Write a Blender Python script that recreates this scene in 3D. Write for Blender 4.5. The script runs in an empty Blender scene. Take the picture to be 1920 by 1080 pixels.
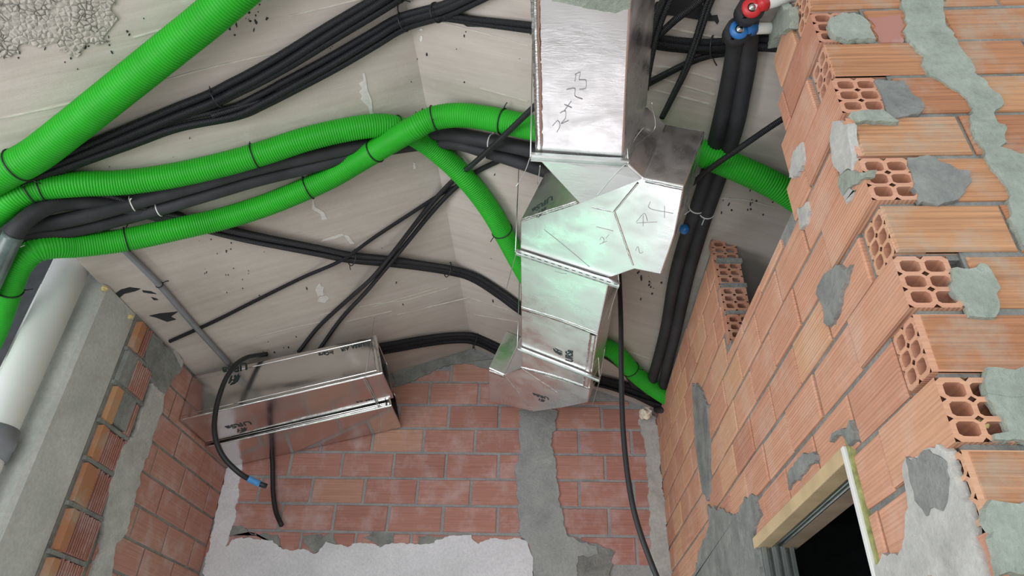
import bpy, bmesh, math, random
from mathutils import Vector, Matrix
from mathutils import noise as mnoise
random.seed(7)
S = bpy.context.scene
COL = S.collection

# ------------------------------------------------------------------ camera
YAW, PITCH, ROLL, FPX = -0.06409, 0.58517, 0.03288, 1292.7
def cam_axes():
    cy, sy = math.cos(YAW), math.sin(YAW)
    r = Vector((cy, -sy, 0)); h = Vector((sy, cy, 0))
    f = h*math.cos(PITCH) + Vector((0, 0, math.sin(PITCH)))
    u = r.cross(f)
    return r*math.cos(ROLL)+u*math.sin(ROLL), -r*math.sin(ROLL)+u*math.cos(ROLL), f
CR, CU, CF = cam_axes()
cd = bpy.data.cameras.new('camera'); cam = bpy.data.objects.new('camera', cd); COL.objects.link(cam)
cam.matrix_world = Matrix(((CR.x, CU.x, -CF.x, 0), (CR.y, CU.y, -CF.y, 0), (CR.z, CU.z, -CF.z, 0), (0, 0, 0, 1)))
cd.sensor_width = 36; cd.lens = FPX/1920*36; cd.clip_start = 0.01
S.camera = cam
# ------------------------------------------------------------------ light
S.view_settings.view_transform = 'Standard'; S.view_settings.look = 'None'
S.view_settings.gamma = 1.0; S.view_settings.use_curve_mapping = False
S.view_settings.exposure = 0.35
W = bpy.data.worlds.new('daylight'); S.world = W; W.use_nodes = True
wn = W.node_tree.nodes; wl = W.node_tree.links
bg = wn['Background']; bg.inputs[1].default_value = 0.85
tc = wn.new('ShaderNodeTexCoord'); sp = wn.new('ShaderNodeSeparateXYZ'); rp = wn.new('ShaderNodeValToRGB')
wl.new(tc.outputs['Generated'], sp.inputs[0]); wl.new(sp.outputs['Z'], rp.inputs[0]); wl.new(rp.outputs[0], bg.inputs[0])
e = rp.color_ramp.elements
e[0].position = 0.0; e[0].color = (0.66, 0.68, 0.68, 1)
e[1].position = 0.45; e[1].color = (0.86, 0.93, 1.0, 1)
def area(name, loc, target, sx, sy, power, color):
    l = bpy.data.lights.new(name, 'AREA'); l.shape = 'RECTANGLE'; l.size = sx; l.size_y = sy
    l.energy = power; l.color = color
    o = bpy.data.objects.new(name, l); COL.objects.link(o); o.location = loc
    o.rotation_euler = (Vector(target)-Vector(loc)).to_track_quat('-Z', 'Y').to_euler()
    return o
# daylight through the window low in the back wall, and a fill lamp added behind the photographer
area('glass_door_daylight', (-0.38, 3.36, -1.02), (-0.38, 0.0, -1.02), 1.5, 1.1, 5.2, (1.0, 0.93, 0.98))
area('added_green_lamp', (-0.70, 3.30, 0.22), (-0.70, 0.0, 0.22), 0.70, 0.75, 0.9, (0.10, 1.0, 0.42))  # green lamp added to put a green reflection on the foil duct
area('side_opening_daylight', (-2.9, 0.2, -0.5), (0.4, 1.2, 0.6), 2.2, 1.6, 50, (0.98, 0.96, 1.0))
area('rear_fill_lamp', (-0.4, -2.4, -0.6), (-0.3, 2.0, 0.9), 2.4, 1.6, 46, (0.95, 0.98, 1.0))

# ------------------------------------------------------------------ geometry of the place
ZR, XR, SL, SR = 1.74, -0.40, 0.36, 0.370          # ridge height, ridge x, slopes of the two ceiling planes
LX, RX, BY, FY = -1.56, 0.53, 3.2, 0.875            # left wall, right wall, back wall, wall facing the camera
FLOOR = -1.6
def ceil_z(x): return min(ZR+SL*(x-XR), ZR-SR*(x-XR))
def ray(px, py): return CR*((px-960)/FPX)+CU*((540-py)/FPX)+CF
def onX(px, py, x): r = ray(px, py); return r*(x/r.x)
def onY(px, py, y): r = ray(px, py); return r*(y/r.y)
def onZ(px, py, z): r = ray(px, py); return r*(z/r.z)
def onN(px, py, n, d): r = ray(px, py); return r*(d/n.dot(r))
def onC(px, py, h=0.0):
    r = ray(px, py)
    ts = [(ZR-h-SL*XR)/(r.z-SL*r.x), (ZR-h+SR*XR)/(r.z+SR*r.x)]
    return r*min(t for t in ts if t > 0)
CL_N = Vector((SL, 0, -1)).normalized(); CR_N = Vector((-SR, 0, -1)).normalized()

# ------------------------------------------------------------------ object helpers
def tag(o, label=None, cat=None, group=None, kind=None):
    if label: o['label'] = label
    if cat: o['category'] = cat
    if group: o['group'] = group
    if kind: o['kind'] = kind
    return o
def empty(name, loc, label=None, cat=None, group=None):
    o = bpy.data.objects.new(name, None); COL.objects.link(o); o.location = loc; o.empty_display_size = 0.05
    return tag(o, label, cat, group)
class MB:
    def __init__(s): s.v = []; s.f = []; s.uv = []; s.t = []; s.sm = []
    def face(s, pts, uv=None, tint=0.5, smooth=False):
        b = len(s.v); s.v += [tuple(p) for p in pts]; s.f.append(tuple(range(b, b+len(pts))))
        s.uv.append(uv or [(0, 0)]*len(pts)); s.t.append(tint); s.sm.append(smooth)
    def mesh(s, verts, faces, uvs=None, tint=0.5, smooth=True):
        b = len(s.v); s.v += [tuple(p) for p in verts]
        for i, f in enumerate(faces):
            s.f.append(tuple(b+j for j in f)); s.uv.append(uvs[i] if uvs else [(0, 0)]*len(f)); s.t.append(tint); s.sm.append(smooth)
    def box(s, a, b, tint=0.5):
        x0, y0, z0 = a; x1, y1, z1 = b
        P = [(x0, y0, z0), (x1, y0, z0), (x1, y1, z0), (x0, y1, z0), (x0, y0, z1), (x1, y0, z1), (x1, y1, z1), (x0, y1, z1)]
        for f, ax in (((0, 3, 2, 1), (0, 1)), ((4, 5, 6, 7), (0, 1)), ((0, 1, 5, 4), (0, 2)), ((2, 3, 7, 6), (0, 2)), ((1, 2, 6, 5), (1, 2)), ((3, 0, 4, 7), (1, 2))):
            s.face([P[i] for i in f], [(P[i][ax[0]], P[i][ax[1]]) for i in f], tint)
    def obox(s, c, u, v, w, tint=0.5):   # centre and three half vectors
        c, u, v, w = map(Vector, (c, u, v, w))
        P = [c+u*a+v*b+w*d for d in (-1, 1) for (a, b) in ((-1, -1), (1, -1), (1, 1), (-1, 1))]
        for f in ((0, 3, 2, 1), (4, 5, 6, 7), (0, 1, 5, 4), (1, 2, 6, 5), (2, 3, 7, 6), (3, 0, 4, 7)):
            s.face([P[i] for i in f], None, tint)
    def prism(s, poly, off, tint=0.5):
        off = Vector(off); n = len(poly); P = [Vector(p) for p in poly]; Q = [p+off for p in P]
        s.face(P, None, tint); s.face(Q[::-1], None, tint)
        for i in range(n): s.face([P[i], Q[i], Q[(i+1) % n], P[(i+1) % n]], None, tint)
    def build(s, name, mat, parent=None, weld=False, fix=True):
        me = bpy.data.meshes.new(name); me.from_pydata(s.v, [], s.f)
        ul = me.uv_layers.new(name='UVMap'); at = me.attributes.new('tint', 'FLOAT', 'FACE')
        k = 0; data = []
        for uv in s.uv:
            for c in uv: data += [c[0], c[1]]
        ul.data.foreach_set('uv', data); at.data.foreach_set('value', s.t)
        me.polygons.foreach_set('use_smooth', s.sm)
        if fix or weld:
            bm = bmesh.new(); bm.from_mesh(me)
            if weld: bmesh.ops.remove_doubles(bm, verts=bm.verts, dist=0.0002)
            bmesh.ops.recalc_face_normals(bm, faces=bm.faces)
            bm.to_mesh(me); bm.free()
        me.materials.append(mat); me.update()
        o = bpy.data.objects.new(name, me); COL.objects.link(o)
        if parent:
            o.parent = parent; o.matrix_parent_inverse = Matrix.Translation(parent.location).inverted()
        return o

def smooth_path(pts, step=0.02):
    P = [Vector(p) for p in pts]
    P = [P[0]*2-P[1]]+P+[P[-1]*2-P[-2]]; out = []
    for i in range(1, len(P)-2):
        a, b, c, d = P[i-1:i+3]; n = max(2, int((c-b).length/step))
        for k in range(n):
            t = k/n
            out.append(0.5*((2*b)+(-a+c)*t+(2*a-5*b+4*c-d)*t*t+(-a+3*b-3*c+d)*t*t*t))
    out.append(P[-2]); return out
def resample(path, ds):
    out = [path[0].copy()]; acc = 0
    for a, b in zip(path, path[1:]):
        L = (b-a).length
        if L < 1e-9: continue
        t = ds-acc
        while t <= L: out.append(a.lerp(b, t/L)); t += ds
        acc = L-(t-ds)
    return out
def frames(path):
    n = len(path); T = []
    for i in range(n): T.append((path[min(i+1, n-1)]-path[max(i-1, 0)]).normalized())
    u = T[0].orthogonal().normalized(); F = []
    for i in range(n):
        u = (u-T[i]*u.dot(T[i])); u = u.normalized() if u.length > 1e-6 else T[i].orthogonal().normalized()
        F.append((T[i], u, T[i].cross(u)))
    return F
def tube(mb, path, r, seg=14, caps=True, tint=0.5):
    F = frames(path); V = []; FA = []; UV = []; L = 0; Ls = []
    for i, p in enumerate(path):
        if i: L += (p-path[i-1]).length
        Ls.append(L); rr = r(i, L) if callable(r) else r
        for k in range(seg):
            a = 2*math.pi*k/seg; V.append(p+(F[i][1]*math.cos(a)+F[i][2]*math.sin(a))*rr)
    for i in range(len(path)-1):
        for k in range(seg):
            k2 = (k+1) % seg
            FA.append((i*seg+k, i*seg+k2, (i+1)*seg+k2, (i+1)*seg+k))
            UV.append([(Ls[i], k/seg), (Ls[i], (k+1)/seg), (Ls[i+1], (k+1)/seg), (Ls[i+1], k/seg)])
    if caps:
        FA.append(tuple(range(seg))[::-1]); UV.append([(0, 0)]*seg)
        b = (len(path)-1)*seg; FA.append(tuple(range(b, b+seg))); UV.append([(0, 0)]*seg)
    mb.mesh(V, FA, UV, tint)
def noisy_poly(pts, jit=0.004, step=0.009):
    out = []
    n = len(pts)
    for i in range(n):
        a, b = Vector(pts[i]), Vector(pts[(i+1) % n]); k = max(1, int((b-a).length/step))
        for j in range(k):
            p = a.lerp(b, j/k)
            q = mnoise.noise_vector(p*28)*jit*1.7+mnoise.noise_vector(p*75)*jit*1.0
            out.append(p+q)
    return out
def patch(name, pts, n, th, mat, parent, jit=0.0065, label=None, step=0.009):
    """irregular slab of mortar or plaster bedded on a surface, thickness th along n"""
    th = th*random.uniform(.9, 1.3)
    n = Vector(n).normalized(); P = noisy_poly(pts, jit, step); p0 = Vector(pts[0])
    P = [p-n*((p-p0).dot(n)) for p in P]
    c = sum(P, Vector())/len(P)
    mb = MB(); m = len(P)
    top = [p+n*th for p in P]
    ar = sum(((P[i].cross(P[(i+1) % m])).dot(n) for i in range(m)))
    sgn = 1 if ar > 0 else -1
    ins = []
    for i in range(m):
        d = (P[(i+1) % m]-P[i-1]); d = d.normalized() if d.length > 1e-9 else Vector((1, 0, 0))
        inward = n.cross(d)*sgn
        ins.append(P[i]+inward*min(th*0.25, .002)+n*th)
    V = P+ins; F = [tuple(range(m, 2*m))]
    for i in range(m): F.append((i, (i+1) % m, m+(i+1) % m, m+i))
    V = [p-n*0.004 if i < m else p for i, p in enumerate(V)]
    mb.mesh(V, F, None, random.random(), smooth=False)
    o = mb.build(name, mat, parent)
    if label: o['label'] = label
    return o

# ------------------------------------------------------------------ materials
def mat_new(name):
    m = bpy.data.materials.new(name); m.use_nodes = True
    return m, m.node_tree.nodes, m.node_tree.links, m.node_tree.nodes['Principled BSDF']
def N(ns, t, **kw):
    n = ns.new(t)
    for k, v in kw.items():
        if k.startswith('i_'): n.inputs[k[2:].replace('_', ' ')].default_value = v
        else: setattr(n, k, v)
    return n
def ramp(ns, stops):
    r = ns.new('ShaderNodeValToRGB'); el = r.color_ramp.elements
    while len(el) < len(stops): el.new(0.5)
    for x, (p, c) in zip(el, stops): x.position = p; x.color = (*c, 1)
    return r
def mix(ns, ls, fac, a, b, mode='MIX'):
    m = ns.new('ShaderNodeMix'); m.data_type = 'RGBA'; m.blend_type = mode
    for s, v in ((m.inputs[0], fac), (m.inputs[6], a), (m.inputs[7], b)):
        if hasattr(v, 'is_output'): ls.new(v, s)
        elif isinstance(v, tuple): s.default_value = (*v, 1)
        else: s.default_value = v
    return m.outputs[2]
def noise(ns, ls, coord, scale, detail=4, rough=0.55, dist=0.0):
    n = N(ns, 'ShaderNodeTexNoise'); n.inputs['Scale'].default_value = scale; n.inputs['Detail'].default_value = detail
    n.inputs['Roughness'].default_value = rough; n.inputs['Distortion'].default_value = dist
    if coord is not None: ls.new(coord, n.inputs['Vector'])
    return n.outputs[0]
def bump(ns, ls, b, h, strength, dist=0.01, prev=None):
    n = N(ns, 'ShaderNodeBump'); n.inputs['Strength'].default_value = strength; n.inputs['Distance'].default_value = dist
    ls.new(h, n.inputs['Height'])
    if prev is not None: ls.new(prev, n.inputs['Normal'])
    ls.new(n.outputs[0], b.inputs['Normal']); return n.outputs[0]
def plain(name, col, rough=0.6, metal=0.0, var=0.0, scale=20, bmp=0.0, bd=0.003, spec=None):
    m, ns, ls, b = mat_new(name)
    b.inputs['Roughness'].default_value = rough; b.inputs['Metallic'].default_value = metal
    if spec is not None: b.inputs['Specular IOR Level'].default_value = spec
    tc = N(ns, 'ShaderNodeTexCoord'); nz = noise(ns, ls, tc.outputs['Object'], scale, 6)
    lo = tuple(c*(1-var) for c in col); hi = tuple(min(1, c*(1+var)) for c in col)
    r = ramp(ns, [(0.3, lo), (0.7, hi)]); ls.new(nz, r.inputs[0]); ls.new(r.outputs[0], b.inputs['Base Color'])
    if bmp: bump(ns, ls, b, nz, bmp, bd)
    return m
def brick_mat(name, stops, groove=0.4, freq=700, dust_haze=(0.55, 0.47, 0.42), dust_haze_amt=0.35, streak=0.55):
    m, ns, ls, b = mat_new(name); b.inputs['Roughness'].default_value = 0.85
    at = N(ns, 'ShaderNodeAttribute', attribute_name='tint'); r = ramp(ns, stops); ls.new(at.outputs['Fac'], r.inputs[0])
    tc = N(ns, 'ShaderNodeTexCoord')
    uv = N(ns, 'ShaderNodeMapping'); uv.inputs['Scale'].default_value = (4, 130, 1); ls.new(tc.outputs['UV'], uv.inputs[0])
    st = noise(ns, ls, uv.outputs[0], 1.0, 3, 0.6)
    rs = ramp(ns, [(0.3, (0.72, 0.66, 0.6)), (0.7, (1.18, 1.16, 1.12))]); ls.new(st, rs.inputs[0])
    c = mix(ns, ls, streak, r.outputs[0], rs.outputs[0], 'MULTIPLY')
    dn = noise(ns, ls, tc.outputs['Object'], 9, 6, 0.65)
    rd = ramp(ns, [(0.48, (0, 0, 0)), (0.75, (dust_haze_amt,)*3)]); ls.new(dn, rd.inputs[0])
    c = mix(ns, ls, rd.outputs[0], c, dust_haze)
    ls.new(c, b.inputs['Base Color'])
    sep = N(ns, 'ShaderNodeSeparateXYZ'); ls.new(tc.outputs['UV'], sep.inputs[0])
    mu = N(ns, 'ShaderNodeMath', operation='MULTIPLY'); ls.new(sep.outputs[1], mu.inputs[0]); mu.inputs[1].default_value = freq
    si = N(ns, 'ShaderNodeMath', operation='SINE'); ls.new(mu.outputs[0], si.inputs[0])
    p = bump(ns, ls, b, si.outputs[0], groove*0.5, 0.002)
    p = bump(ns, ls, b, st, 0.5, 0.003, p)
    fn = noise(ns, ls, tc.outputs['Object'], 120, 4); bump(ns, ls, b, fn, 0.25, 0.002, p)
    return m
def mortar_mat(name, a, bcol, c3=None, rough=0.95, sc=14, bm=0.9):
    m, ns, ls, b = mat_new(name); b.inputs['Roughness'].default_value = rough
    b.inputs['Specular IOR Level'].default_value = 0.25
    tc = N(ns, 'ShaderNodeTexCoord'); o = tc.outputs['Object']
    n1 = noise(ns, ls, o, sc, 8, 0.62, 0.3)
    st = [(0.3, a), (0.62, bcol)]
    if c3: st.append((0.78, c3))
    r = ramp(ns, st); ls.new(n1, r.inputs[0])
    n2 = noise(ns, ls, o, 90, 6, 0.7); r2 = ramp(ns, [(0.3, (0.8, 0.8, 0.8)), (0.7, (1.1, 1.1, 1.1))]); ls.new(n2, r2.inputs[0])
    ls.new(mix(ns, ls, 0.8, r.outputs[0], r2.outputs[0], 'MULTIPLY'), b.inputs['Base Color'])
    p = bump(ns, ls, b, n1, bm*0.6, 0.02); bump(ns, ls, b, n2, bm, 0.006, p)
    return m
def ceiling_mat():
    m, ns, ls, b = mat_new('board_marked_concrete'); b.inputs['Roughness'].default_value = 0.9
    tc = N(ns, 'ShaderNodeTexCoord'); o = tc.outputs['Object']
    n1 = noise(ns, ls, o, 1.6, 5, 0.6); r = ramp(ns, [(0.3, (0.43, 0.38, 0.34)), (0.5, (0.53, 0.475, 0.43)), (0.72, (0.60, 0.55, 0.50))]); ls.new(n1, r.inputs[0])
    mp = N(ns, 'ShaderNodeMapping'); mp.inputs['Scale'].default_value = (2.0, 26, 2); mp.inputs['Rotation'].default_value = (0, 0, 0.12); ls.new(o, mp.inputs[0])
    n2 = noise(ns, ls, mp.outputs[0], 1.6, 6, 0.65); r2 = ramp(ns, [(0.35, (0.9, 0.89, 0.87)), (0.65, (1.06, 1.06, 1.06))]); ls.new(n2, r2.inputs[0])
    c = mix(ns, ls, 0.8, r.outputs[0], r2.outputs[0], 'MULTIPLY')
    n3 = noise(ns, ls, o, 42, 6, 0.7); r3 = ramp(ns, [(0.68, (0, 0, 0)), (0.76, (0.5, 0.5, 0.5))]); ls.new(n3, r3.inputs[0])
    c = mix(ns, ls, r3.outputs[0], c, (0.22, 0.19, 0.16))
    n4 = noise(ns, ls, o, 5, 7, 0.7); r4 = ramp(ns, [(0.6, (0, 0, 0)), (0.74, (0.35, 0.35, 0.35))]); ls.new(n4, r4.inputs[0])
    c = mix(ns, ls, r4.outputs[0], c, (0.78, 0.77, 0.74))
    ls.new(c, b.inputs['Base Color'])
    p = bump(ns, ls, b, n2, 0.25, 0.006); bump(ns, ls, b, n3, 0.25, 0.003, p)
    return m
def foil_mat(name, rough=0.2, wr=0.35, col=(0.80, 0.80, 0.81)):
    m, ns, ls, b = mat_new(name); b.inputs['Metallic'].default_value = 1.0
    b.inputs['Base Color'].default_value = (*col, 1)
    tc = N(ns, 'ShaderNodeTexCoord'); o = tc.outputs['Object']
    n1 = noise(ns, ls, o, 9, 5, 0.6, 0.4); rr = ramp(ns, [(0.35, (rough*0.7,)*3), (0.7, (rough*1.5,)*3)]); ls.new(n1, rr.inputs[0]); ls.new(rr.outputs[0], b.inputs['Roughness'])
    mp = N(ns, 'ShaderNodeMapping'); mp.inputs['Scale'].default_value = (30, 120, 60); ls.new(o, mp.inputs[0])
    n2 = noise(ns, ls, mp.outputs[0], 1.0, 4, 0.6, 0.8)
    n3 = noise(ns, ls, o, 4, 3, 0.5)
    p = bump(ns, ls, b, n3, wr*0.4, 0.03); p = bump(ns, ls, b, n2, wr*0.4, 0.002, p)
    return m
def ring_mat(name, col, freq, rough=0.45, strength=0.6, var=0.1):
    m, ns, ls, b = mat_new(name); b.inputs['Roughness'].default_value = rough
    tc = N(ns, 'ShaderNodeTexCoord'); nz = noise(ns, ls, tc.outputs['Object'], 12, 4)
    r = ramp(ns, [(0.3, tuple(c*(1-var) for c in col)), (0.7, tuple(c*(1+var) for c in col))]); ls.new(nz, r.inputs[0]); ls.new(r.outputs[0], b.inputs['Base Color'])
    if freq:
        sep = N(ns, 'ShaderNodeSeparateXYZ'); ls.new(tc.outputs['UV'], sep.inputs[0])
        mu = N(ns, 'ShaderNodeMath', operation='MULTIPLY'); ls.new(sep.outputs[0], mu.inputs[0]); mu.inputs[1].default_value = freq
        si = N(ns, 'ShaderNodeMath', operation='SINE'); ls.new(mu.outputs[0], si.inputs[0])
        bump(ns, ls, b, si.outputs[0], strength, 0.0015)
    return m

M = {}
M['ceil'] = ceiling_mat()
M['brick_red'] = brick_mat('red_hollow_brick', [(0, (0.40, 0.19, 0.155)), (0.35, (0.45, 0.215, 0.175)), (0.7, (0.48, 0.24, 0.195)), (0.96, (0.49, 0.255, 0.20)), (1, (0.52, 0.32, 0.23))], 0.12, 500, (0.60, 0.48, 0.48), 0.65)  # reds greyed and dust raised, partly haze put into the colour
M['brick_orange'] = brick_mat('orange_hollow_brick', [(0, (0.50, 0.235, 0.155)), (0.15, (0.56, 0.28, 0.185)), (0.85, (0.62, 0.33, 0.215)), (1, (0.63, 0.36, 0.22))], 0.5, 900, (0.68, 0.52, 0.42), 0.4)
M['brick_tan'] = brick_mat('tan_scored_brick', [(0, (0.42, 0.19, 0.10)), (0.5, (0.48, 0.24, 0.125)), (1, (0.53, 0.29, 0.155))], 0.9, 620, (0.40, 0.38, 0.31), 0.85, 0.95)
M['clay'] = plain('raw_clay', (0.50, 0.26, 0.14), 0.9, var=0.2, scale=40, bmp=0.3)
M['mortar'] = mortar_mat('grey_mortar', (0.20, 0.21, 0.20), (0.34, 0.35, 0.33))
M['mortar_b'] = mortar_mat('joint_mortar', (0.30, 0.31, 0.32), (0.42, 0.43, 0.43))
M['mortar_c'] = mortar_mat('pale_grey_mortar', (0.30, 0.32, 0.32), (0.42, 0.44, 0.43), (0.52, 0.53, 0.52), sc=7)
M['mortar_g'] = mortar_mat('green_grey_mortar', (0.30, 0.34, 0.29), (0.43, 0.48, 0.41), (0.52, 0.56, 0.49))
M['mortar_l'] = mortar_mat('pale_mortar', (0.42, 0.42, 0.40), (0.56, 0.56, 0.53), (0.66, 0.66, 0.63), bm=0.5)
M['plaster'] = mortar_mat('white_plaster', (0.68, 0.69, 0.72), (0.80, 0.80, 0.84), (0.84, 0.84, 0.88), bm=0.35, sc=6)
M['concrete'] = mortar_mat('column_concrete', (0.46, 0.48, 0.45), (0.60, 0.61, 0.58), (0.68, 0.68, 0.66), bm=0.3, sc=5)
M['floor'] = mortar_mat('floor_screed', (0.36, 0.37, 0.34), (0.46, 0.47, 0.43), bm=0.3, sc=3)
M['dark'] = plain('painted_shade', (0.05, 0.055, 0.06), 0.9, var=0.2)  # near-black colour stands in for the shade of unlit spaces
M['foil'] = foil_mat('aluminium_foil', 0.30, 0.35, (0.88, 0.87, 0.88))
M['foil_s'] = foil_mat('smooth_foil', 0.16, 0.12, (0.74, 0.72, 0.71))
M['tape'] = foil_mat('wrinkled_foil_tape', 0.22, 1.0, (0.86, 0.86, 0.86))
M['steel'] = plain('galvanised_steel', (0.62, 0.65, 0.63), 0.35, 1.0, 0.1)
M['zinc'] = plain('zinc_channel', (0.45, 0.5, 0.5), 0.4, 0.9, 0.1)
M['green'] = ring_mat('green_plastic', (0.022, 0.41, 0.020), None, 0.5, var=0.08)
M['green'].node_tree.nodes['Principled BSDF'].inputs['Specular IOR Level'].default_value = 0.3
M['black'] = ring_mat('black_corrugated', (0.010, 0.011, 0.015), 1500, 0.5, 0.7)
M['blackp'] = ring_mat('black_plain', (0.016, 0.017, 0.020), None, 0.5)
M['foam'] = plain('black_foam', (0.024, 0.025, 0.029), 0.7, var=0.5, scale=9, bmp=0.3, bd=0.01)
M['greypipe'] = plain('grey_plastic', (0.22, 0.23, 0.25), 0.5, var=0.08)
M['pvc'] = plain('white_pvc', (0.80, 0.82, 0.80), 0.35, var=0.05, scale=3)
M['white'] = plain('white_plastic', (0.75, 0.76, 0.74), 0.4)
M['red'] = plain('red_plastic', (0.55, 0.02, 0.025), 0.35)
M['blue'] = plain('blue_plastic', (0.02, 0.17, 0.50), 0.35)
M['bluetape'] = plain('blue_tape', (0.07, 0.28, 0.60), 0.45)
M['wood'] = plain('pale_pine', (0.56, 0.42, 0.24), 0.7, var=0.15, scale=12)
M['wood_d'] = plain('brown_pine', (0.34, 0.25, 0.17), 0.75, var=0.2, scale=12)
M['foamy'] = plain('yellow_foam', (0.66, 0.55, 0.25), 0.9, var=0.25, scale=60, bmp=0.6)
M['cream'] = plain('cream_foam', (0.80, 0.72, 0.58), 0.9, var=0.15, scale=60, bmp=0.6)
M['olive'] = plain('olive_foam', (0.30, 0.32, 0.12), 0.95, var=0.4, scale=50, bmp=0.8)
M['tar'] = plain('tar', (0.022, 0.022, 0.026), 0.7)
M['ink'] = plain('printing_ink', (0.03, 0.05, 0.05), 0.6)
M['pencil'] = plain('pencil_grey', (0.30, 0.29, 0.30), 0.6)
M['efflo'] = plain('lime_bloom', (0.68, 0.66, 0.63), 0.95, var=0.12, scale=80)
M['seam'] = plain('seam_ridge', (0.60, 0.57, 0.50), 0.9, var=0.15, scale=30)
def stone_mat():
    m, ns, ls, b = mat_new('honeycombed_concrete'); b.inputs['Roughness'].default_value = .95
    tc = N(ns, 'ShaderNodeTexCoord'); o = tc.outputs['Object']
    v = N(ns, 'ShaderNodeTexVoronoi', feature='DISTANCE_TO_EDGE'); v.inputs['Scale'].default_value = 75; ls.new(o, v.inputs['Vector'])
    n = noise(ns, ls, o, 14, 6, .7); n2 = noise(ns, ls, o, 60, 6, .7)
    r = ramp(ns, [(0.0, (0.03, 0.025, 0.02)), (0.10, (0.42, 0.39, 0.34)), (0.5, (0.56, 0.52, 0.47))]); ls.new(v.outputs['Distance'], r.inputs[0])
    rm = ramp(ns, [(.47, (0, 0, 0)), (.56, (1, 1, 1))]); ls.new(n, rm.inputs[0])
    r2 = ramp(ns, [(.3, (0.36, 0.33, 0.29)), (.7, (0.58, 0.53, 0.48))]); ls.new(n2, r2.inputs[0])
    ls.new(mix(ns, ls, rm.outputs[0], r2.outputs[0], r.outputs[0]), b.inputs['Base Color'])
    p = bump(ns, ls, b, v.outputs['Distance'], .8, .01); bump(ns, ls, b, n2, .6, .005, p); return m
M['stone'] = stone_mat()
M['film'] = plain('grey_film', (0.10, 0.14, 0.13), 0.3, var=0.5, scale=12)
M['dead'] = plain('hole_dark', (0.10, 0.05, 0.03), 0.95)

# ------------------------------------------------------------------ walls
def brick(mb, c0, c1, d0, d1, fn, h=0.006, tint=None, bev=0.003):
    """a brick face standing h proud of the mortar. fn(a, b, c): a along the wall, b up, c out of it"""
    t = random.random() if tint is None else tint
    u0, v0 = random.random()*9, random.random()*9
    j = lambda: random.uniform(-0.0012, 0.0012)
    A = [(c0+j(), d0+j()), (c1+j(), d0+j()), (c1+j(), d1+j()), (c0+j(), d1+j())]
    Bv = [(A[0][0]+bev, A[0][1]+bev), (A[1][0]-bev, A[1][1]+bev), (A[2][0]-bev, A[2][1]-bev), (A[3][0]+bev, A[3][1]-bev)]
    h = h+random.uniform(-0.0015, 0.002)
    uv = lambda L: [(p[0]+u0, p[1]+v0) for p in L]
    mb.face([fn(*p, h) for p in Bv], uv(Bv), t)
    for i in range(4):
        k = (i+1) % 4
        mb.face([fn(*A[i], h-bev), fn(*A[k], h-bev), fn(*Bv[k], h), fn(*Bv[i], h)], uv([A[i], A[k], Bv[k], Bv[i]]), t)
        mb.face([fn(*A[i], -0.004), fn(*A[k], -0.004), fn(*A[k], h-bev), fn(*A[i], h-bev)], uv([A[i], A[k], A[k], A[i]]), t)
def hollow(mb, o, u, v, w, W_, H_, D_, nc=2, nr=3, tint=None, wall=0.008, hole_d=None):
    """hollow brick whose holed end is at o, spanning u*W_ and v*H_; body and tunnels run back along w"""
    t = random.random() if tint is None else tint
    o, u, v, w = map(Vector, (o, u, v, w)); hd = hole_d or D_*0.9
    cw = (W_-wall)/nc; ch = (H_-wall)/nr; K = 16
    P = lambda a, b, c: o+u*a+v*b+w*c
    for i in range(nc):
        for k in range(nr):
            cx, cy = wall/2+cw*(i+.5), wall/2+ch*(k+.5)
            x0 = 0 if i == 0 else wall/2+cw*i; x1 = W_ if i == nc-1 else wall/2+cw*(i+1)
            y0 = 0 if k == 0 else wall/2+ch*k; y1 = H_ if k == nr-1 else wall/2+ch*(k+1)
            hx, hy = (cw-wall*.85)/2*random.uniform(.94, 1.03), (ch-wall*.85)/2*random.uniform(.94, 1.03)
            outp, inp = [], []
            for q in range(K):
                a = 2*math.pi*(q+.5)/K; c, s = math.cos(a), math.sin(a)
                m = max(abs(c), abs(s)); sx, sy = c/m, s/m
                outp.append((x1 if sx > .999 else x0 if sx < -.999 else cx+sx*(x1-cx if sx > 0 else cx-x0), y1 if sy > .999 else y0 if sy < -.999 else cy+sy*(y1-cy if sy > 0 else cy-y0)))
                g = (abs(c)**5+abs(s)**5)**(-1/5)
                inp.append((cx+c*g*hx, cy+s*g*hy))
            for q in range(K):
                r = (q+1) % K
                mb.face([P(*outp[q], 0), P(*outp[r], 0), P(*inp[r], 0), P(*inp[q], 0)], [outp[q], outp[r], inp[r], inp[q]], t)
                mb.face([P(*inp[q], 0), P(*inp[r], 0), P(*inp[r], hd), P(*inp[q], hd)], None, t*0.4)  # tunnel walls and back caps tinted darker, hole shade put into the colour
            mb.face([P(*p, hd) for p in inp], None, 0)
    R = [(0, 0), (W_, 0), (W_, H_), (0, H_)]
    for i in range(4):
        a, b = R[i], R[(i+1) % 4]
        L = W_ if i % 2 == 0 else H_
        mb.face([P(*a, 0), P(*b, 0), P(*b, D_), P(*a, D_)], [(0, 0), (0, L), (D_, L), (D_, 0)], t)

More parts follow.
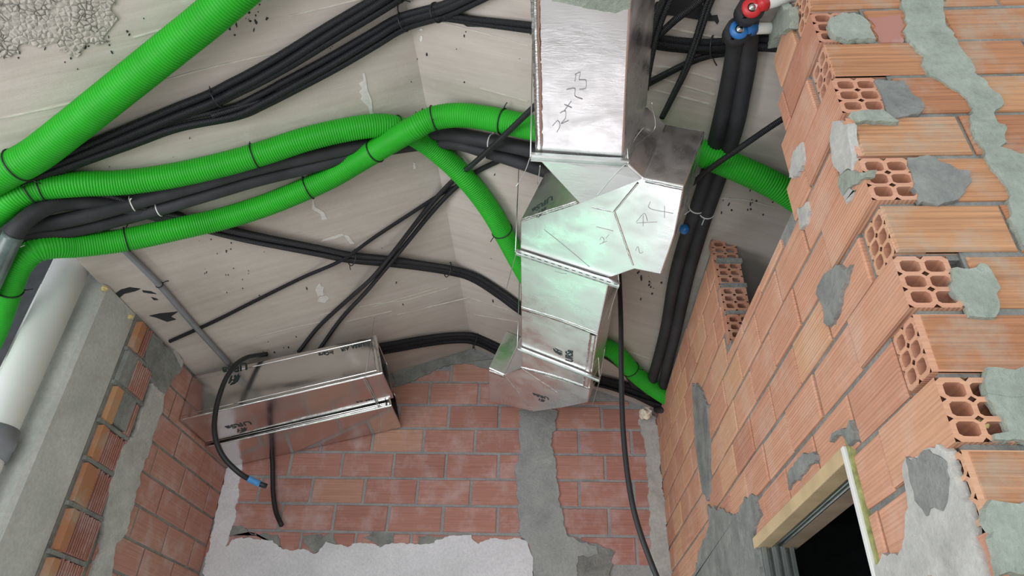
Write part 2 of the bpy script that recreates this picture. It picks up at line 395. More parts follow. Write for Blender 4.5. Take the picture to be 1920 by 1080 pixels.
# ---- floor, ceiling
mb = MB(); mb.box((-3.2, -3.0, FLOOR-0.1), (2.2, BY+0.1, FLOOR)); o = mb.build('floor', M['floor']); tag(o, kind='structure')
mb = MB()
def ceil_slab(x0, x1, y0, y1, nx=1):
    a, b = (x0, ceil_z(x0)), (x1, ceil_z(x1)); T = 0.12
    mb.prism([(a[0], y0, a[1]), (b[0], y0, b[1]), (b[0], y1, b[1]), (a[0], y1, a[1])], (0, 0, T))
ceil_slab(LX-.02, XR, -0.6, BY+0.1); ceil_slab(XR, RX+0.0, -0.6, BY+0.1); ceil_slab(RX, 1.6, FY+0.08, BY+0.1)
ceiling = mb.build('ceiling', M['ceil']); tag(ceiling, kind='structure')

# ---- back wall (rows of red brick, a window low down that is below the picture)
def fnB(a, b, c): return (a, BY-c, b)
mb = MB(); T = 0.12
def slabY(x0, x1, z0, z1, top=False):
    if top: mb.prism([(x0, BY, z0), (x1, BY, z0), (x1, BY, ceil_z(x1)), (x0, BY, ceil_z(x0))], (0, T, 0))
    else: mb.box((x0, BY, z0), (x1, BY+T, z1))
slabY(LX-.1, -1.15, FLOOR, .62); slabY(0.40, RX+.1, FLOOR, .62)
slabY(LX-.1, XR, .62, 0, True); slabY(XR, RX+.1, .62, 0, True)
wb = mb.build('wall_back', M['mortar_b']); tag(wb, kind='structure')
mb = MB()
pitch, z0 = 0.1255, 1.047
for k in range(-3, 6):
    za = z0+pitch*k; zb = za+pitch-0.012
    x = -1.62+(0.0 if k % 2 else 0.122)+0.02*math.sin(k*3)
    while x < RX:
        xa, xb = max(x, LX), min(x+0.240, RX+.02)
        if xb-xa > .03 and za < min(ceil_z(xa), ceil_z(xb))-.02:
            brick(mb, xa, xb, za, min(zb, min(ceil_z(xa), ceil_z(xb))-.004), fnB, 0.004)
        x += 0.2525
bb = mb.build('brickwork', M['brick_red'], wb)

# ---- left wall
def fnL(a, b, c): return (LX+c, a, b)
CZ = ceil_z(LX)
mb = MB(); mb.box((LX-.12, 2.162, FLOOR), (LX, BY, CZ)); wlft = mb.build('wall_left', M['mortar']); tag(wlft, kind='structure')
mb = MB(); pl = 0.119
for k in range(-5, 3):
    za = 0.955+pl*k+.006; zb = min(za+pl-.010, CZ-.01)
    y = 2.708-.247*2+(0 if k % 2 == 0 else .123)
    while y < BY:
        ya, yb = max(y, 2.40), min(y+.237, BY)
        if yb-ya > .03: brick(mb, ya, yb, za, zb, fnL, 0.004, random.uniform(.5, .97))
        y += .247
mb.build('brickwork', M['brick_red'], wlft)
# broken jamb: ribbed shells of cut bricks beside the column
mb = MB(); mo = MB(); mm = MB()
rows = [(1.185, 1.305, .040, 'g'), (1.050, 1.172, .062, 'm'), (.905, 1.036, .045, 'p'), (.770, .892, .045, 'r'), (.620, .756, .070, 'd'), (.470, .606, .038, 'r'), (.330, .456, .04, 'r'), (.19, .316, .04, 'r'), (.05, .176, .04, 'r')]
for za, zb, ow, kd in rows:
    t = random.random(); h = random.uniform(.016, .028); y0 = 2.172+random.uniform(-.004, .012); ye = 2.36
    mm.box((LX-.01, 2.166, za-.014), (LX+.012, 2.37, za), .5)
    if kd == 'm': mm.box((LX-.01, y0, za), (LX+h-.006, y0+ow, zb), t)
    else: mo.prism([(LX-.01, y0, za), (LX+h, y0+.004, za+random.uniform(0, .006)), (LX+h, y0+ow, za), (LX-.01, y0+ow, za)], (0, 0, zb-za-random.uniform(0, .012)), t)
    if kd == 'p': mm.box((LX-.01, y0+ow+.001, za+.01), (LX+.016, ye-.04, zb), .5); y0 += .09
    if kd == 'g': ye = 2.27
    if kd == 'd': y0 += .022; mo.box((LX-.01, y0+ow-.018, za), (LX+h*.6, y0+ow-.004, zb), .1)  # recessed strip tinted darker as a shadow gap
    mb.box((LX-.01, y0+ow+.002, za+.003), (LX+h-.015, ye, zb-.003), t)
    n = max(1, int((ye-y0-ow)/.0125))
    for i in range(n):
        yy = y0+ow+.003+i*.0125
        mb.box((LX, yy, za+.002), (LX+h-.004+random.uniform(-.002, .001), yy+.0055, zb-random.uniform(.002, .012)), t)
mb.build('ribbed_brick', M['brick_red'], wlft); mo.build('broken_brick_edge', M['brick_tan'], wlft); mm.build('jamb_mortar', M['mortar'], wlft)

# ---- right wall: slab pieces around the doorway and the notch under the ceiling
RB = 0.437; RP = 0.1015; NZ = RB+RP*5+.04; DT = 0.458; DY0, DY1 = 1.205, 1.84
def fnR(a, b, c): return (RX-c, a, b)
mb = MB(); cz = ceil_z(RX); cz2 = ceil_z(RX+.08)
def slabX(y0, y1, z0, z1):
    mb.prism([(RX, y0, z0), (RX, y1, z0), (RX, y1, z1), (RX, y0, z1)], (.08, 0, 0))
slabX(1.87, BY, FLOOR, cz-.03); slabX(DY1, 1.87, FLOOR, NZ); slabX(1.825, 1.87, NZ, cz-.03); slabX(DY0, DY1, DT, NZ); slabX(.96, DY0, FLOOR, NZ)
slabX(.96, 1.10, NZ, 1.16); slabX(.96, 1.05, 1.16, cz-.03)
wr = mb.build('wall_right', M['mortar']); tag(wr, kind='structure')
mb = MB(); hb = MB(); hf = MB(); jm = MB()
for k in range(-9, 10):
    za = RB+RP*k+.005; zb = za+RP-.010; even = (k % 2 != 0)   # rows that show the holed end to the camera
    if za > cz-.05: continue
    zb = min(zb, cz-.01)
    jm.box((RX+.006, FY+.007, za-.011), (RX+.1, .965, za), .5)
    if even:
        jx = random.uniform(-.004, .003)
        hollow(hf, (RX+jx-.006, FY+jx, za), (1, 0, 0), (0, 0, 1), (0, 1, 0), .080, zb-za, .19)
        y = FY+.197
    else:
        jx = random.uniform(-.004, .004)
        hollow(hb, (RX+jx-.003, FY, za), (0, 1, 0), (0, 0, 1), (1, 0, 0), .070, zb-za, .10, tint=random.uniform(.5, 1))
        jm.box((RX+.004, FY+.068, za-.006), (RX+.06, .965, zb), .5)
        y = FY+.082
    first = True
    ph = 1.072 if even else 1.145
    edges = [y]+[ph+.1925*i+.005 for i in range(0, 13) if y+.02 < ph+.1925*i < BY-.02]+[BY]
    for ya, yb in zip(edges, edges[1:]):
        yb2 = yb-.009; zt = zb
        if even and yb <= FY+.22: continue
        mid = (ya+yb2)/2
        if za > NZ-.05:   # above the notch only the near pier and the far stretch stand
            lim = 1.17-(za-NZ)*.33+random.uniform(-.015, .015)
            if ya < lim: yb2 = min(yb2, lim)
            elif k == 5 and yb2 < 1.90: zt = za+random.uniform(.022, .034)
            elif yb2 > 1.825: ya = max(ya, 1.825)
            else: continue
        if zb > -9 and za < DT-.02:
            if ya < DY0-.02 and yb2 > DY0-.02: yb2 = DY0-.025
            elif ya >= DY0-.02 and yb2 <= DY1+.02: continue
            elif ya < DY1+.02 and yb2 > DY1: ya = DY1+.02
        if yb2-ya < .02: continue
        brick(mb, ya, yb2, za, zt, fnR, .006, random.random())
mb.build('brickwork', M['brick_orange'], wr)
hf.build('hollow_brick_header', M['brick_orange'], wr, fix=False)
hb.build('hollow_brick_end', M['brick_orange'], wr, fix=False)
jm.build('corner_mortar', M['mortar'], wr)
# cut end of the far stretch, seen through the notch
hb = MB(); jm = MB()
for i, za in enumerate((NZ+.02, NZ+.125, NZ+.225, NZ+.32)):
    h = min(.088, cz-.006-za)
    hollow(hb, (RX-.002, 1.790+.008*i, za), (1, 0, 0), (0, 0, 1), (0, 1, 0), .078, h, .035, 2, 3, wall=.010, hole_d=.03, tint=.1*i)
    jm.box((RX+.002, 1.797, za-.016), (RX+.08, 1.83, za), .5)
hb.build('cut_brick_end', M['brick_orange'], wr, fix=False); jm.build('corner_mortar', M['mortar'], wr)

# ---- wall facing the camera on the right
def fnF(a, b, c): return (a, FY-c, b)
mb = MB(); mb.box((RX+.095, FY+.002, FLOOR), (2.2, FY+.082, 1.42)); wf = mb.build('wall_front', M['mortar']); tag(wf, kind='structure')
mb = MB()
for k in range(-9, 10):
    za = RB+RP*k+.005; zb = za+RP-.010; even = (k % 2 != 0)
    x = RX+.10 if even else RX+.002
    first = True
    while x < 1.7:
        L = .18 if not (first and even) else .145
        if not even and first:
            hollow_skin = True
            brick(mb, x, x+L, za, zb, lambda a, b, c: (a, FY-c+.0, b), .002)
            mb.box((x+.001, FY+.001, za), (x+.10, FY+.004, zb), .5)
        else: brick(mb, x, x+L, za, zb, fnF, .002)
        x += L+.005; first = False
mb.build('brickwork', M['brick_tan'], wf)

# ---- what is behind: recess left of the column and the room beyond the doorway, shade painted near-black
mb = MB(); mb.box((-3.2, 2.3, FLOOR), (LX-.13, 2.4, 1.95)); mb.box((-3.2, .7, 1.95), (LX-.02, 2.4, 2.05)); o = mb.build('wall_recess', M['dark']); tag(o, kind='structure')  # upper slab added to stop sky light leaking into the recess
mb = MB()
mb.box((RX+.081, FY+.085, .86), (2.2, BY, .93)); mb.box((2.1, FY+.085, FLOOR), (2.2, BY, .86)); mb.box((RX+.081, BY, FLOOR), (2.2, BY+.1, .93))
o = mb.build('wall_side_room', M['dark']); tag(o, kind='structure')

# ------------------------------------------------------------------ mortar and plaster patches
def pc(pts, sx, ox, oy): return [(ox+x/sx, oy+y/sx) for x, y in pts]
def PX(pts, x): return [onX(*p, x) for p in pts]
def PY(pts, y): return [onY(*p, y) for p in pts]
nX, nXl, nY = (-1, 0, 0), (1, 0, 0), (0, -1, 0)
for pts, mt, th in (
    (pc([(605, 0), (640, 0), (690, 120), (700, 300), (705, 600), (690, 660), (660, 600), (620, 330)], 3, 1100, 720), 'mortar', .008),
    (pc([(690, 680), (760, 700), (850, 740), (900, 640), (960, 620), (990, 740), (955, 830), (965, 880), (1000, 1100), (610, 1100), (640, 950), (700, 800)], 3, 1100, 720), 'mortar', .007),
    (pc([(860, 420), (970, 425), (930, 560), (900, 700), (850, 770), (820, 740), (800, 620), (770, 570), (800, 480)], 3, 1280, 360), 'mortar', .008),
    (pc([(870, 680), (960, 690), (985, 820), (1000, 880), (990, 960), (920, 990), (880, 930), (850, 800)], 3, 1280, 0), 'mortar_l', .009),
    (pc([(910, 980), (1000, 950), (1080, 960), (1040, 1010), (950, 1080), (930, 1100), (915, 1060)], 3, 1280, 0), 'mortar_g', .009),
    (pc([(650, 860), (700, 790), (712, 900), (670, 1000), (620, 1000)], 3, 1280, 0), 'mortar_l', .008),
    (pc([(670, 80), (720, 50), (730, 120), (720, 180), (680, 190), (660, 120)], 3, 1280, 360), 'mortar_l', .008),
    (pc([(910, -20), (1010, -20), (965, 60), (940, 80), (915, 20)], 3, 1280, 360), 'mortar_l', .008),
    (pc([(1150, 490), (1200, 420), (1270, 375), (1310, 390), (1320, 430), (1150, 590)], 3, 1100, 720), 'mortar', .008),
    (pc([(1400, 310), (1420, 280), (1490, 240), (1510, 200), (1530, 270), (1535, 320), (1500, 335), (1470, 290), (1400, 330)], 3, 1100, 720), 'mortar', .008),
    (pc([(600, 440), (650, 410), (720, 380), (800, 330), (850, 345), (870, 400), (900, 520), (960, 680), (1040, 900), (1100, 1100), (640, 1100), (450, 1100), (450, 1000), (480, 975), (600, 920), (640, 700), (600, 560)], 3, 1500, 720), 'mortar_l', .008),
    (pc([(640, 420), (760, 370), (840, 380), (900, 560), (860, 720), (740, 720), (690, 640)], 3, 1500, 720), 'mortar', .011),
    (pc([(530, 130), (560, 70), (580, 20), (640, 60), (640, 160), (560, 200), (510, 260), (500, 190)], 3, 1280, 0), 'mortar_g', .014),
):
    patch('mortar_patch', PX(pts, RX-.004), nX, th, M[mt], wr)
for pts, mt, th in (
    (pc([(990, -20), (1310, -20), (1340, 80), (1350, 200), (1400, 340), (1480, 400), (1560, 560), (1620, 640), (1750, 740), (1700, 870), (1760, 960), (1770, 1090), (1560, 1090), (1500, 960), (1480, 800), (1400, 700), (1300, 640), (1200, 590), (1140, 480), (1080, 370), (1040, 300), (1010, 150)], 4, 1440, 0), 'mortar_g', .006),
    (pc([(1500, -60), (1770, -60), (1760, 120), (1900, 190), (1960, 200), (1960, 900), (1880, 850), (1790, 640), (1800, 500), (1760, 400), (1640, 300), (1600, 170)], 4, 1440, 250), 'mortar_g', .006),
    (pc([(420, 200), (450, 130), (700, 120), (760, 200), (820, 320), (700, 330), (480, 310), (440, 270)], 4, 1440, 0), 'mortar_g', .007),
    (pc([(800, 620), (1000, 610), (1150, 800), (1130, 880), (900, 900), (850, 830)], 4, 1440, 0), 'mortar', .005),
    (pc([(600, 870), (830, 850), (960, 930), (940, 960), (680, 960), (620, 910)], 4, 1440, 0), 'mortar_g', .009),
    (pc([(1040, 200), (1180, 200), (1500, 300), (1540, 400), (1480, 480), (1280, 540), (1110, 520), (1070, 340)], 4, 1440, 250), 'mortar', .005),
    (pc([(1240, 0), (1590, 0), (1700, 200), (1710, 400), (1640, 460), (1440, 450), (1400, 360), (1300, 230)], 4.571, 1500, 500), 'mortar_g', .006),
    (pc([(1590, 900), (1980, 860), (1980, 1090), (1590, 1090), (1560, 960)], 4.571, 1500, 500), 'mortar_g', .006),
    (pc([(1040, 0), (1300, 0), (1300, 345), (1080, 345), (1090, 315), (1150, 292), (1080, 120)], 3, 1500, 720), 'mortar_g', .006),
    (pc([(990, 690), (1050, 655), (1300, 700), (1300, 1110), (1120, 1110), (1060, 870), (1010, 760)], 3, 1500, 720), 'mortar_g', .007),
    (pc([(730, 130), (990, 120), (1030, 340), (850, 330), (790, 200)], 4, 1440, 0), 'brick_red', .003),
):
    patch('mortar_patch' if 'brick' not in mt else 'brick_flake', PY(pts, FY-.001), nY, th, M[mt], wf)
lp = pc([(920, 0), (900, 150), (850, 280), (820, 400), (780, 500), (745, 640), (690, 850), (640, 900), (610, 1100), (480, 1100), (540, 950), (560, 850), (590, 700), (600, 560), (640, 450), (680, 340), (760, 260), (790, 150), (840, 0)], 3, 0, 720)
lp = lp[:-1]+[(285, 715), (300, 680), (325, 652), (340, 680), (330, 700)]
patch('mortar_strip', PX(lp, LX+.003), nXl, .010, M['mortar_l'], wlft)
patch('mortar_patch', PX([(262, 606), (318, 660), (338, 690), (300, 740), (275, 712), (268, 660)], LX+.003), nXl, .012, M['mortar'], wlft)
for pts, mt, th in (
    ([(400, 1110), (380, 1075), (400, 990), (425, 880), (445, 862), (455, 870), (448, 925), (443, 975), (425, 1025), (445, 1010), (480, 1010), (513, 1012), (530, 1030), (593, 1035), (613, 1017), (653, 1023), (680, 1017), (713, 1025), (747, 1017), (780, 1023), (813, 1020), (843, 1004), (883, 1004), (897, 1020), (920, 1010), (960, 1010), (990, 1014), (1000, 1053), (1003, 1110)], 'plaster', .008),
    (pc([(1480, 120), (1482, 400), (1460, 480), (1480, 850), (1540, 900), (1570, 1110), (1810, 1110), (1810, 980), (1930, 960), (1920, 910), (1830, 890), (1745, 850), (1735, 740), (1700, 600), (1690, 450), (1665, 350), (1700, 150)], 3, 480, 720), 'mortar_c', .010),
    ([(1195, 775), (1215, 775), (1228, 782), (1240, 830), (1237, 870), (1248, 950), (1262, 1100), (1225, 1110), (1218, 1000), (1214, 920), (1210, 850)], 'mortar_l', .010),
    ([(735, 694), (885, 659), (930, 674), (925, 695), (870, 682), (820, 692), (765, 722), (738, 726)], 'mortar', .008),
    ([(1040, 1085), (1045, 1020), (1080, 1010), (1120, 1020), (1150, 1035), (1140, 1110), (1040, 1110)], 'mortar', .007),
    (pc([(260, 850), (440, 840), (450, 900), (330, 945), (270, 900)], 3, 480, 720), 'mortar', .006),
    (pc([(600, 860), (700, 830), (780, 840), (790, 910), (690, 920)], 3, 480, 720), 'mortar', .006),
    (pc([(910, 860), (1080, 855), (1095, 905), (910, 910)], 3, 480, 720), 'mortar', .006),
    ([(480, 1000), (432, 1008), (425, 985), (450, 985), (470, 1000), (520, 1005), (530, 1030), (510, 1020)], 'mortar', .006),
):
    patch('plaster_patch' if mt == 'plaster' else 'mortar_patch', PY(pts, BY-.002), nY, th, M[mt], wb)

# ------------------------------------------------------------------ ceiling marks
def ceil_strip(name, lines, w, th, mat, parent=ceiling):
    mb = MB()
    for L in lines:
        pts = smooth_path([onC(*p, 0) for p in L], .03)
        for i in range(len(pts)-1):
            a, b = pts[i], pts[i+1]; nn = CL_N if (a.x+b.x)/2 < XR else CR_N
            if (b-a).length < 1e-6: continue
            s = (b-a).normalized().cross(nn)*w*.5*random.uniform(.6, 1.1)
            mb.prism([a-s-nn*.002, b-s-nn*.002, b+s-nn*.002, a+s-nn*.002], nn*(th+.002))
    return mb.build(name, mat, parent)
ceil_strip('formwork_seam', [[(-40, 230), (100, 201), (190, 178), (230, 165)], [(285, 156), (400, 125), (500, 103), (640, 78)], [(250, 70), (350, 43), (400, 38)], [(540, 30), (620, 12), (690, -5)],
    [(600, 590), (700, 570), (760, 563), (840, 540)], [(640, 605), (735, 583)], [(480, 632), (560, 612), (640, 597)], [(745, 590), (800, 577), (880, 558)], [(820, 540), (700, 575)],
    [(885, 560), (930, 574), (975, 588)], [(890, 590), (975, 604)], [(1205, 128), (1250, 150), (1340, 178)], [(1160, 160), (1200, 163), (1240, 172), (1330, 195)], [(1225, 45), (1300, 62), (1370, 75)],
    [(900, 165), (990, 190)], [(820, 40), (900, 60), (990, 85)], [(1190, 250), (1300, 300), (1340, 310)], [(1340, 370), (1400, 375), (1460, 390)], [(1180, 660), (1240, 680)], [(1200, 120), (1270, 130), (1345, 150)]], .005, .0015, M['seam'])
def blob(px, py, r, el=1.0, ang=0.0, n=12, jag=.5):
    out = []
    for i in range(n):
        a = 2*math.pi*i/n; k = r*random.uniform(1-jag, 1)
        x, y = math.cos(a)*k*el, math.sin(a)*k
        out.append((px+x*math.cos(ang)-y*math.sin(ang), py+x*math.sin(ang)+y*math.cos(ang)))
    return out
def ceil_blobs(name, L, mat, th=.0012):
    mb = MB()
    for b in L:
        P = [onC(*p, 0) for p in b]; c = sum(P, Vector())/len(P); nn = CL_N if c.x < XR else CR_N
        P = [p+nn*th*1.2 for p in P]
        mb.prism(P, -nn*(th+.001))
    return mb.build(name, mat, ceiling)
ceil_blobs('lime_bloom', [pc([(600, 410), (610, 410), (620, 450), (625, 500), (650, 560), (655, 620), (668, 655), (640, 640), (632, 600), (590, 560), (600, 540), (580, 520), (600, 500), (578, 470), (605, 455)], 3, 480, 0),
    pc([(320, 20), (330, 80), (380, 110), (400, 150), (370, 155), (360, 120), (315, 95)], 3, 480, 360), pc([(490, 235), (520, 245), (555, 290), (530, 290), (500, 250)], 3, 480, 360),
    pc([(380, 268), (480, 236), (500, 240), (440, 262), (370, 278)], 3, 480, 360), pc([(860, 580), (875, 590), (900, 640), (895, 655), (880, 630)], 3, 580, 100),
    pc([(885, 910), (895, 915), (900, 950), (885, 950)], 3, 480, 0), blob(600, 545, 15, .6), blob(605, 562, 9, 1.6), blob(790, 55, 5, .5, 1.5), blob(790, 72, 8, .4)], M['efflo'])
fl = []
for cx, cy, sx, sy, n, r in ((120, 70, 70, 30, 34, 1.8), (450, 30, 26, 16, 26, 2.0), (430, 510, 40, 42, 20, 1.1), (300, 330, 250, 60, 16, .8), (740, 120, 90, 50, 9, 1.1), (880, 400, 50, 70, 10, 1.0), (800, 560, 120, 40, 7, 1.0), (860, 90, 60, 60, 9, 1.0), (1400, 380, 30, 14, 18, 1.6), (1225, 530, 12, 18, 14, 1.6), (500, 650, 60, 20, 8, 1.2)):
    for i in range(n):
        px, py = random.gauss(cx, sx), random.gauss(cy, sy)
        fl.append(blob(px, py, r*random.uniform(.5, 1.6), random.choice((1, 1.3, 2.6)), random.uniform(1, 2), 7))
o = ceil_blobs('dirt_fleck', fl, M['tar']); o['kind'] = 'stuff'
ceil_blobs('tar_smear', [pc([(650, 570), (680, 548), (730, 535), (790, 543), (760, 556), (700, 570), (675, 590), (655, 622), (650, 600)], 3, 0, 360), pc([(800, 552), (850, 558), (880, 572), (840, 568), (805, 562)], 3, 0, 360),
    pc([(840, 695), (900, 682), (1000, 672), (960, 700), (990, 715), (940, 728), (880, 705)], 3, 0, 360), pc([(850, 590), (880, 598), (890, 605), (865, 606)], 3, 0, 360),
    pc([(1160, 130), (1250, 138), (1268, 150), (1190, 148)], 3, 480, 0), pc([(780, 215), (870, 180), (990, 165), (1010, 240), (990, 270), (960, 230), (860, 230), (560, 180), (300, 150), (260, 100), (300, 20), (500, -20), (820, -20), (820, 100), (900, 120), (930, 180), (780, 205)], 6, 1180, 0),
    blob(103, 38, 9, .8, 1), blob(115, 65, 13, .5, -.6), blob(128, 82, 9, .5, -.6), blob(6, 82, 7)], M['tar'], .002)
hp = [(-20, -20), (215, -20), (212, 30), (195, 75), (150, 85), (160, 100), (140, 110), (100, 80), (60, 88), (30, 80), (15, 105), (-20, 110)]
patch('honeycomb_patch', [onC(*p, 0)+CL_N*.001 for p in hp], CL_N, .003, M['stone'], ceiling, jit=.012)

# ------------------------------------------------------------------ column and downpipe
mb = MB(); mb.prism([(-1.80, 1.95, FLOOR), (LX-.012, 1.95, FLOOR), (LX, 1.965, FLOOR), (LX, 2.158, FLOOR), (-1.80, 2.158, FLOOR)], (0, 0, ceil_z(LX)-.006-FLOOR)); mb.box((-1.80, 1.952, ceil_z(LX)-.006), (LX-.026, 2.156, 1.95)); o = mb.build('concrete_column', M['concrete'])
tag(o, 'square grey concrete column behind the white downpipe, reaching the ceiling', 'column')
cx, cy, rp_ = -1.648, 1.875, .056
dp = empty('downpipe', (cx, cy, FLOOR), 'thick white plastic downpipe standing in front of the concrete column', 'pipe')
mb = MB(); tube(mb, [Vector((cx, cy, z)) for z in (FLOOR, 0, 1.92)], rp_, 40); mb.build('pipe', M['pvc'], dp)
zc_ = onY(12, 830, cy).z
mb = MB(); prof = [(-.05, rp_), (-.05, rp_+.006), (-.015, rp_+.007), (-.012, rp_+.010), (.012, rp_+.010), (.015, rp_+.007), (.045, rp_+.006), (.045, rp_)]
pp = [Vector((cx, cy, zc_+a)) for a, _ in prof]
tube(mb, [Vector((cx, cy, zc_-.051)), *[Vector((cx, cy, zc_+a+i*1e-5)) for i, (a, _) in enumerate(prof)]], lambda i, L: rp_ if i == 0 else prof[i-1][1], 40, False); mb.build('pipe_collar', M['greypipe'], dp)
# ------------------------------------------------------------------ green corrugated conduits
def ties(path, idxs, r, parent, mat='blackp', name='cable_tie', w=.0022):
    F = frames(path)
    for ix in idxs:
        ix = min(max(ix, 1), len(path)-2); p = path[ix]; T, U, V_ = F[ix]; mb = MB()
        ring = [p+(U*math.cos(a)+V_*math.sin(a))*(r+w*.6) for a in [2*math.pi*k/24 for k in range(25)]]
        tube(mb, ring, w, 6, False)
        d = (U*random.uniform(-1, 1)+V_*random.uniform(-1, 1)).normalized(); q = p+d*r
        tube(mb, [q, q+d*.012+T*.004, q+d*.022+T*.010], w*.8, 5)
        mb.build(name, M[mat], parent)
def nearest(path, px, py):
    best = None
    for i, p in enumerate(path):
        q = Vector((p.dot(CR), p.dot(CU), p.dot(CF))); x = 960+FPX*q.x/q.z; y = 540-FPX*q.y/q.z
        d = (x-px)**2+(y-py)**2
        if best is None or d < best[0]: best = (d, i)
    return best[1]
def conduit(label, pts, r, tie_px, pitch=.0085):
    P = [onC(p[0], p[1], (p[2] if len(p) > 2 else r+.006)) for p in pts]
    path = resample(smooth_path(P, .01), pitch/4)
    o = empty('corrugated_conduit', path[0], label, 'conduit', 'green conduits under the ceiling')
    cyc = (1.0, .98, .905, .98)
    mb = MB(); tube(mb, path, lambda i, L: r*cyc[i % 4], 22); mb.build('conduit_tube', M['green'], o)
    ties(path, [nearest(path, *t) for t in tie_px], r, o)
    return path
conduit('thickest green corrugated conduit, running from the left edge up to the top edge', [(-80, 375), (-30, 345), (0, 328), (35, 309), (72, 287), (128, 244), (211, 178), (311, 98), (375, 47), (433, -2), (520, -78)], .0475, [(35, 312)], .0085)
conduit('green corrugated conduit passing under the other at the crossing, dropping behind the foil duct', [(-60, 440, .07), (0, 393, .07), (30, 370, .06), (75, 352), (150, 345), (230, 342), (320, 330), (420, 308), (500, 285), (570, 262), (640, 245), (700, 236), (745, 240), (790, 262), (835, 297), (880, 342), (920, 395), (950, 448), (978, 500), (1015, 560), (1065, 605), (1120, 642), (1155, 662), (1190, 700), (1225, 728), (1262, 752), (1272, 760)],
    .0385, [(78, 350), (55, 360), (477, 292), (742, 238), (945, 430), (1185, 690)], .0075)
conduit('green corrugated conduit lying over the other at the crossing, leaving past the right wall', [(-40, 680, .20), (-12, 620, .19), (10, 560, .17), (30, 505, .15), (60, 472, .13), (100, 462, .11), (150, 460, .09), (233, 450, .07), (333, 429, .06), (417, 410), (500, 384), (583, 350), (630, 327), (680, 297, .055), (730, 267, .09), (773, 242, .115), (813, 222, .09), (863, 216, .06), (913, 222), (963, 232), (1000, 240), (1060, 248), (1150, 258), (1240, 268), (1310, 286), (1377, 313), (1427, 335), (1477, 362), (1540, 405)],
    .0385, [(238, 448), (578, 352), (705, 285), (815, 225), (942, 228), (12, 540)], .0075)

# ------------------------------------------------------------------ black cables and insulated pipes
def bundle(label, pts, offs, r, h=.012, mat='black', name='cable_bundle', part='cable', tie_px=(), cat='cables', wob=.0035, group=None, tiemat='blackp', fn=None):
    P = [(fn or onC)(p[0], p[1], p[2] if len(p) > 2 else h) for p in pts]
    base = resample(smooth_path(P, .02), .012)
    F = frames(base); o = None
    if len(offs) > 1 or tie_px: o = empty(name, base[0], label, cat, group)
    for j, (a, b) in enumerate(offs):
        path = []
        for i, p in enumerate(base):
            T = F[i][0]; s = T.cross(Vector((0, 0, 1))); s = s.normalized() if s.length > .1 else Vector((1, 0, 0)); n = s.cross(T)
            w1 = math.sin(i*.045+j*2.1)*wob; w2 = math.cos(i*.037+j*1.3)*wob*.5
            path.append(p+s*(a+w1)+n*(b+w2))
        mb = MB(); tube(mb, path, r, 10 if r < .02 else 20)
        c = mb.build(part if o else name, M[mat], o)
        if not o: tag(c, label, cat, group)
    rr = max((a*a+b*b)**.5 for a, b in offs)+r
    if tie_px: ties(base, [nearest(base, *t) for t in tie_px], rr*.95, o, tiemat)
    return base
c3 = [(-.015, 0), (.001, -.006), (.016, .002)]
c4 = [(-.023, 0), (-.008, -.006), (.008, .002), (.023, -.004)]
c5 = [(-.034, 0), (-.015, -.007), (0, .002), (.016, -.005), (.036, .001)]
bundle('upper bundle of black corrugated cables rising from the left edge to the top', [(-60, 395, .06), (0, 352, .03), (60, 325), (130, 296), (240, 250), (330, 213), (400, 186), (440, 166), (480, 146), (540, 112), (620, 62), (700, 14), (745, -14), (800, -50)], c3, .0115, h=.02, tie_px=[(408, 188), (745, -8)])
bundle('bundle of black corrugated cables bending at the ceiling fold and ending near the top centre', [(-60, 400, .09), (0, 362, .06), (60, 335, .04), (130, 308, .03), (240, 268), (330, 235), (440, 212), (490, 190), (540, 164), (620, 121), (700, 74), (755, 42), (830, 20), (880, -2), (960, -40)], c3, .0105, h=.02, tie_px=[(752, 40), (822, 25)])
bundle('pair of black cables running right from the fold into the top of the foil duct', [(400, 223, .03), (520, 182), (620, 124), (700, 77), (755, 50), (820, 32), (900, 40), (1000, 52), (1060, 60)], [(-.006, 0), (.009, 0)], .0085, h=.014)
bundle('bundle of black cables crossing the left slope and bending down to the duct', [(60, 400, .05), (110, 378), (200, 372), (280, 398), (400, 428), (480, 447), (600, 470), (660, 482), (740, 490), (840, 505), (890, 520), (940, 552), (980, 582), (1040, 620), (1100, 650), (1140, 665), (1175, 690), (1200, 725)], c4, .0115, h=.016, tie_px=[(660, 480), (840, 505)])
bundle('wide band of black cables along the top of the back brick wall', [(660, 665), (735, 652), (800, 640), (850, 634), (890, 636), (935, 656), (1000, 690), (1060, 702), (1115, 712), (1180, 730), (1240, 758), (1275, 775)], c5, .0125, h=.018, tie_px=[(890, 636)])
bundle('single thin black cable running from the left wall up to the cable crossing', [(318, 641), (400, 605), (480, 565), (570, 520), (640, 488, .03), (700, 445), (760, 405), (830, 360), (866, 345)], [(0, 0)], .0075, h=.009, name='cable', cat='cable')
bundle('long black cable from above the foil boxes up across the conduits to the duct', [(560, 660), (600, 612), (660, 557), (700, 520, .04), (740, 470, .04), (800, 390), (845, 340), (890, 303, .07), (950, 250, .10), (1010, 195, .12)], [(0, 0)], .009, h=.012, name='cable', cat='cable')
bundle('shorter black cable beside the long one, from the foil boxes up to the insulated pipes', [(592, 665), (640, 600), (690, 545, .03), (745, 477, .04), (808, 398), (850, 353), (890, 322), (940, 298)], [(0, 0)], .009, h=.012, name='cable', cat='cable')
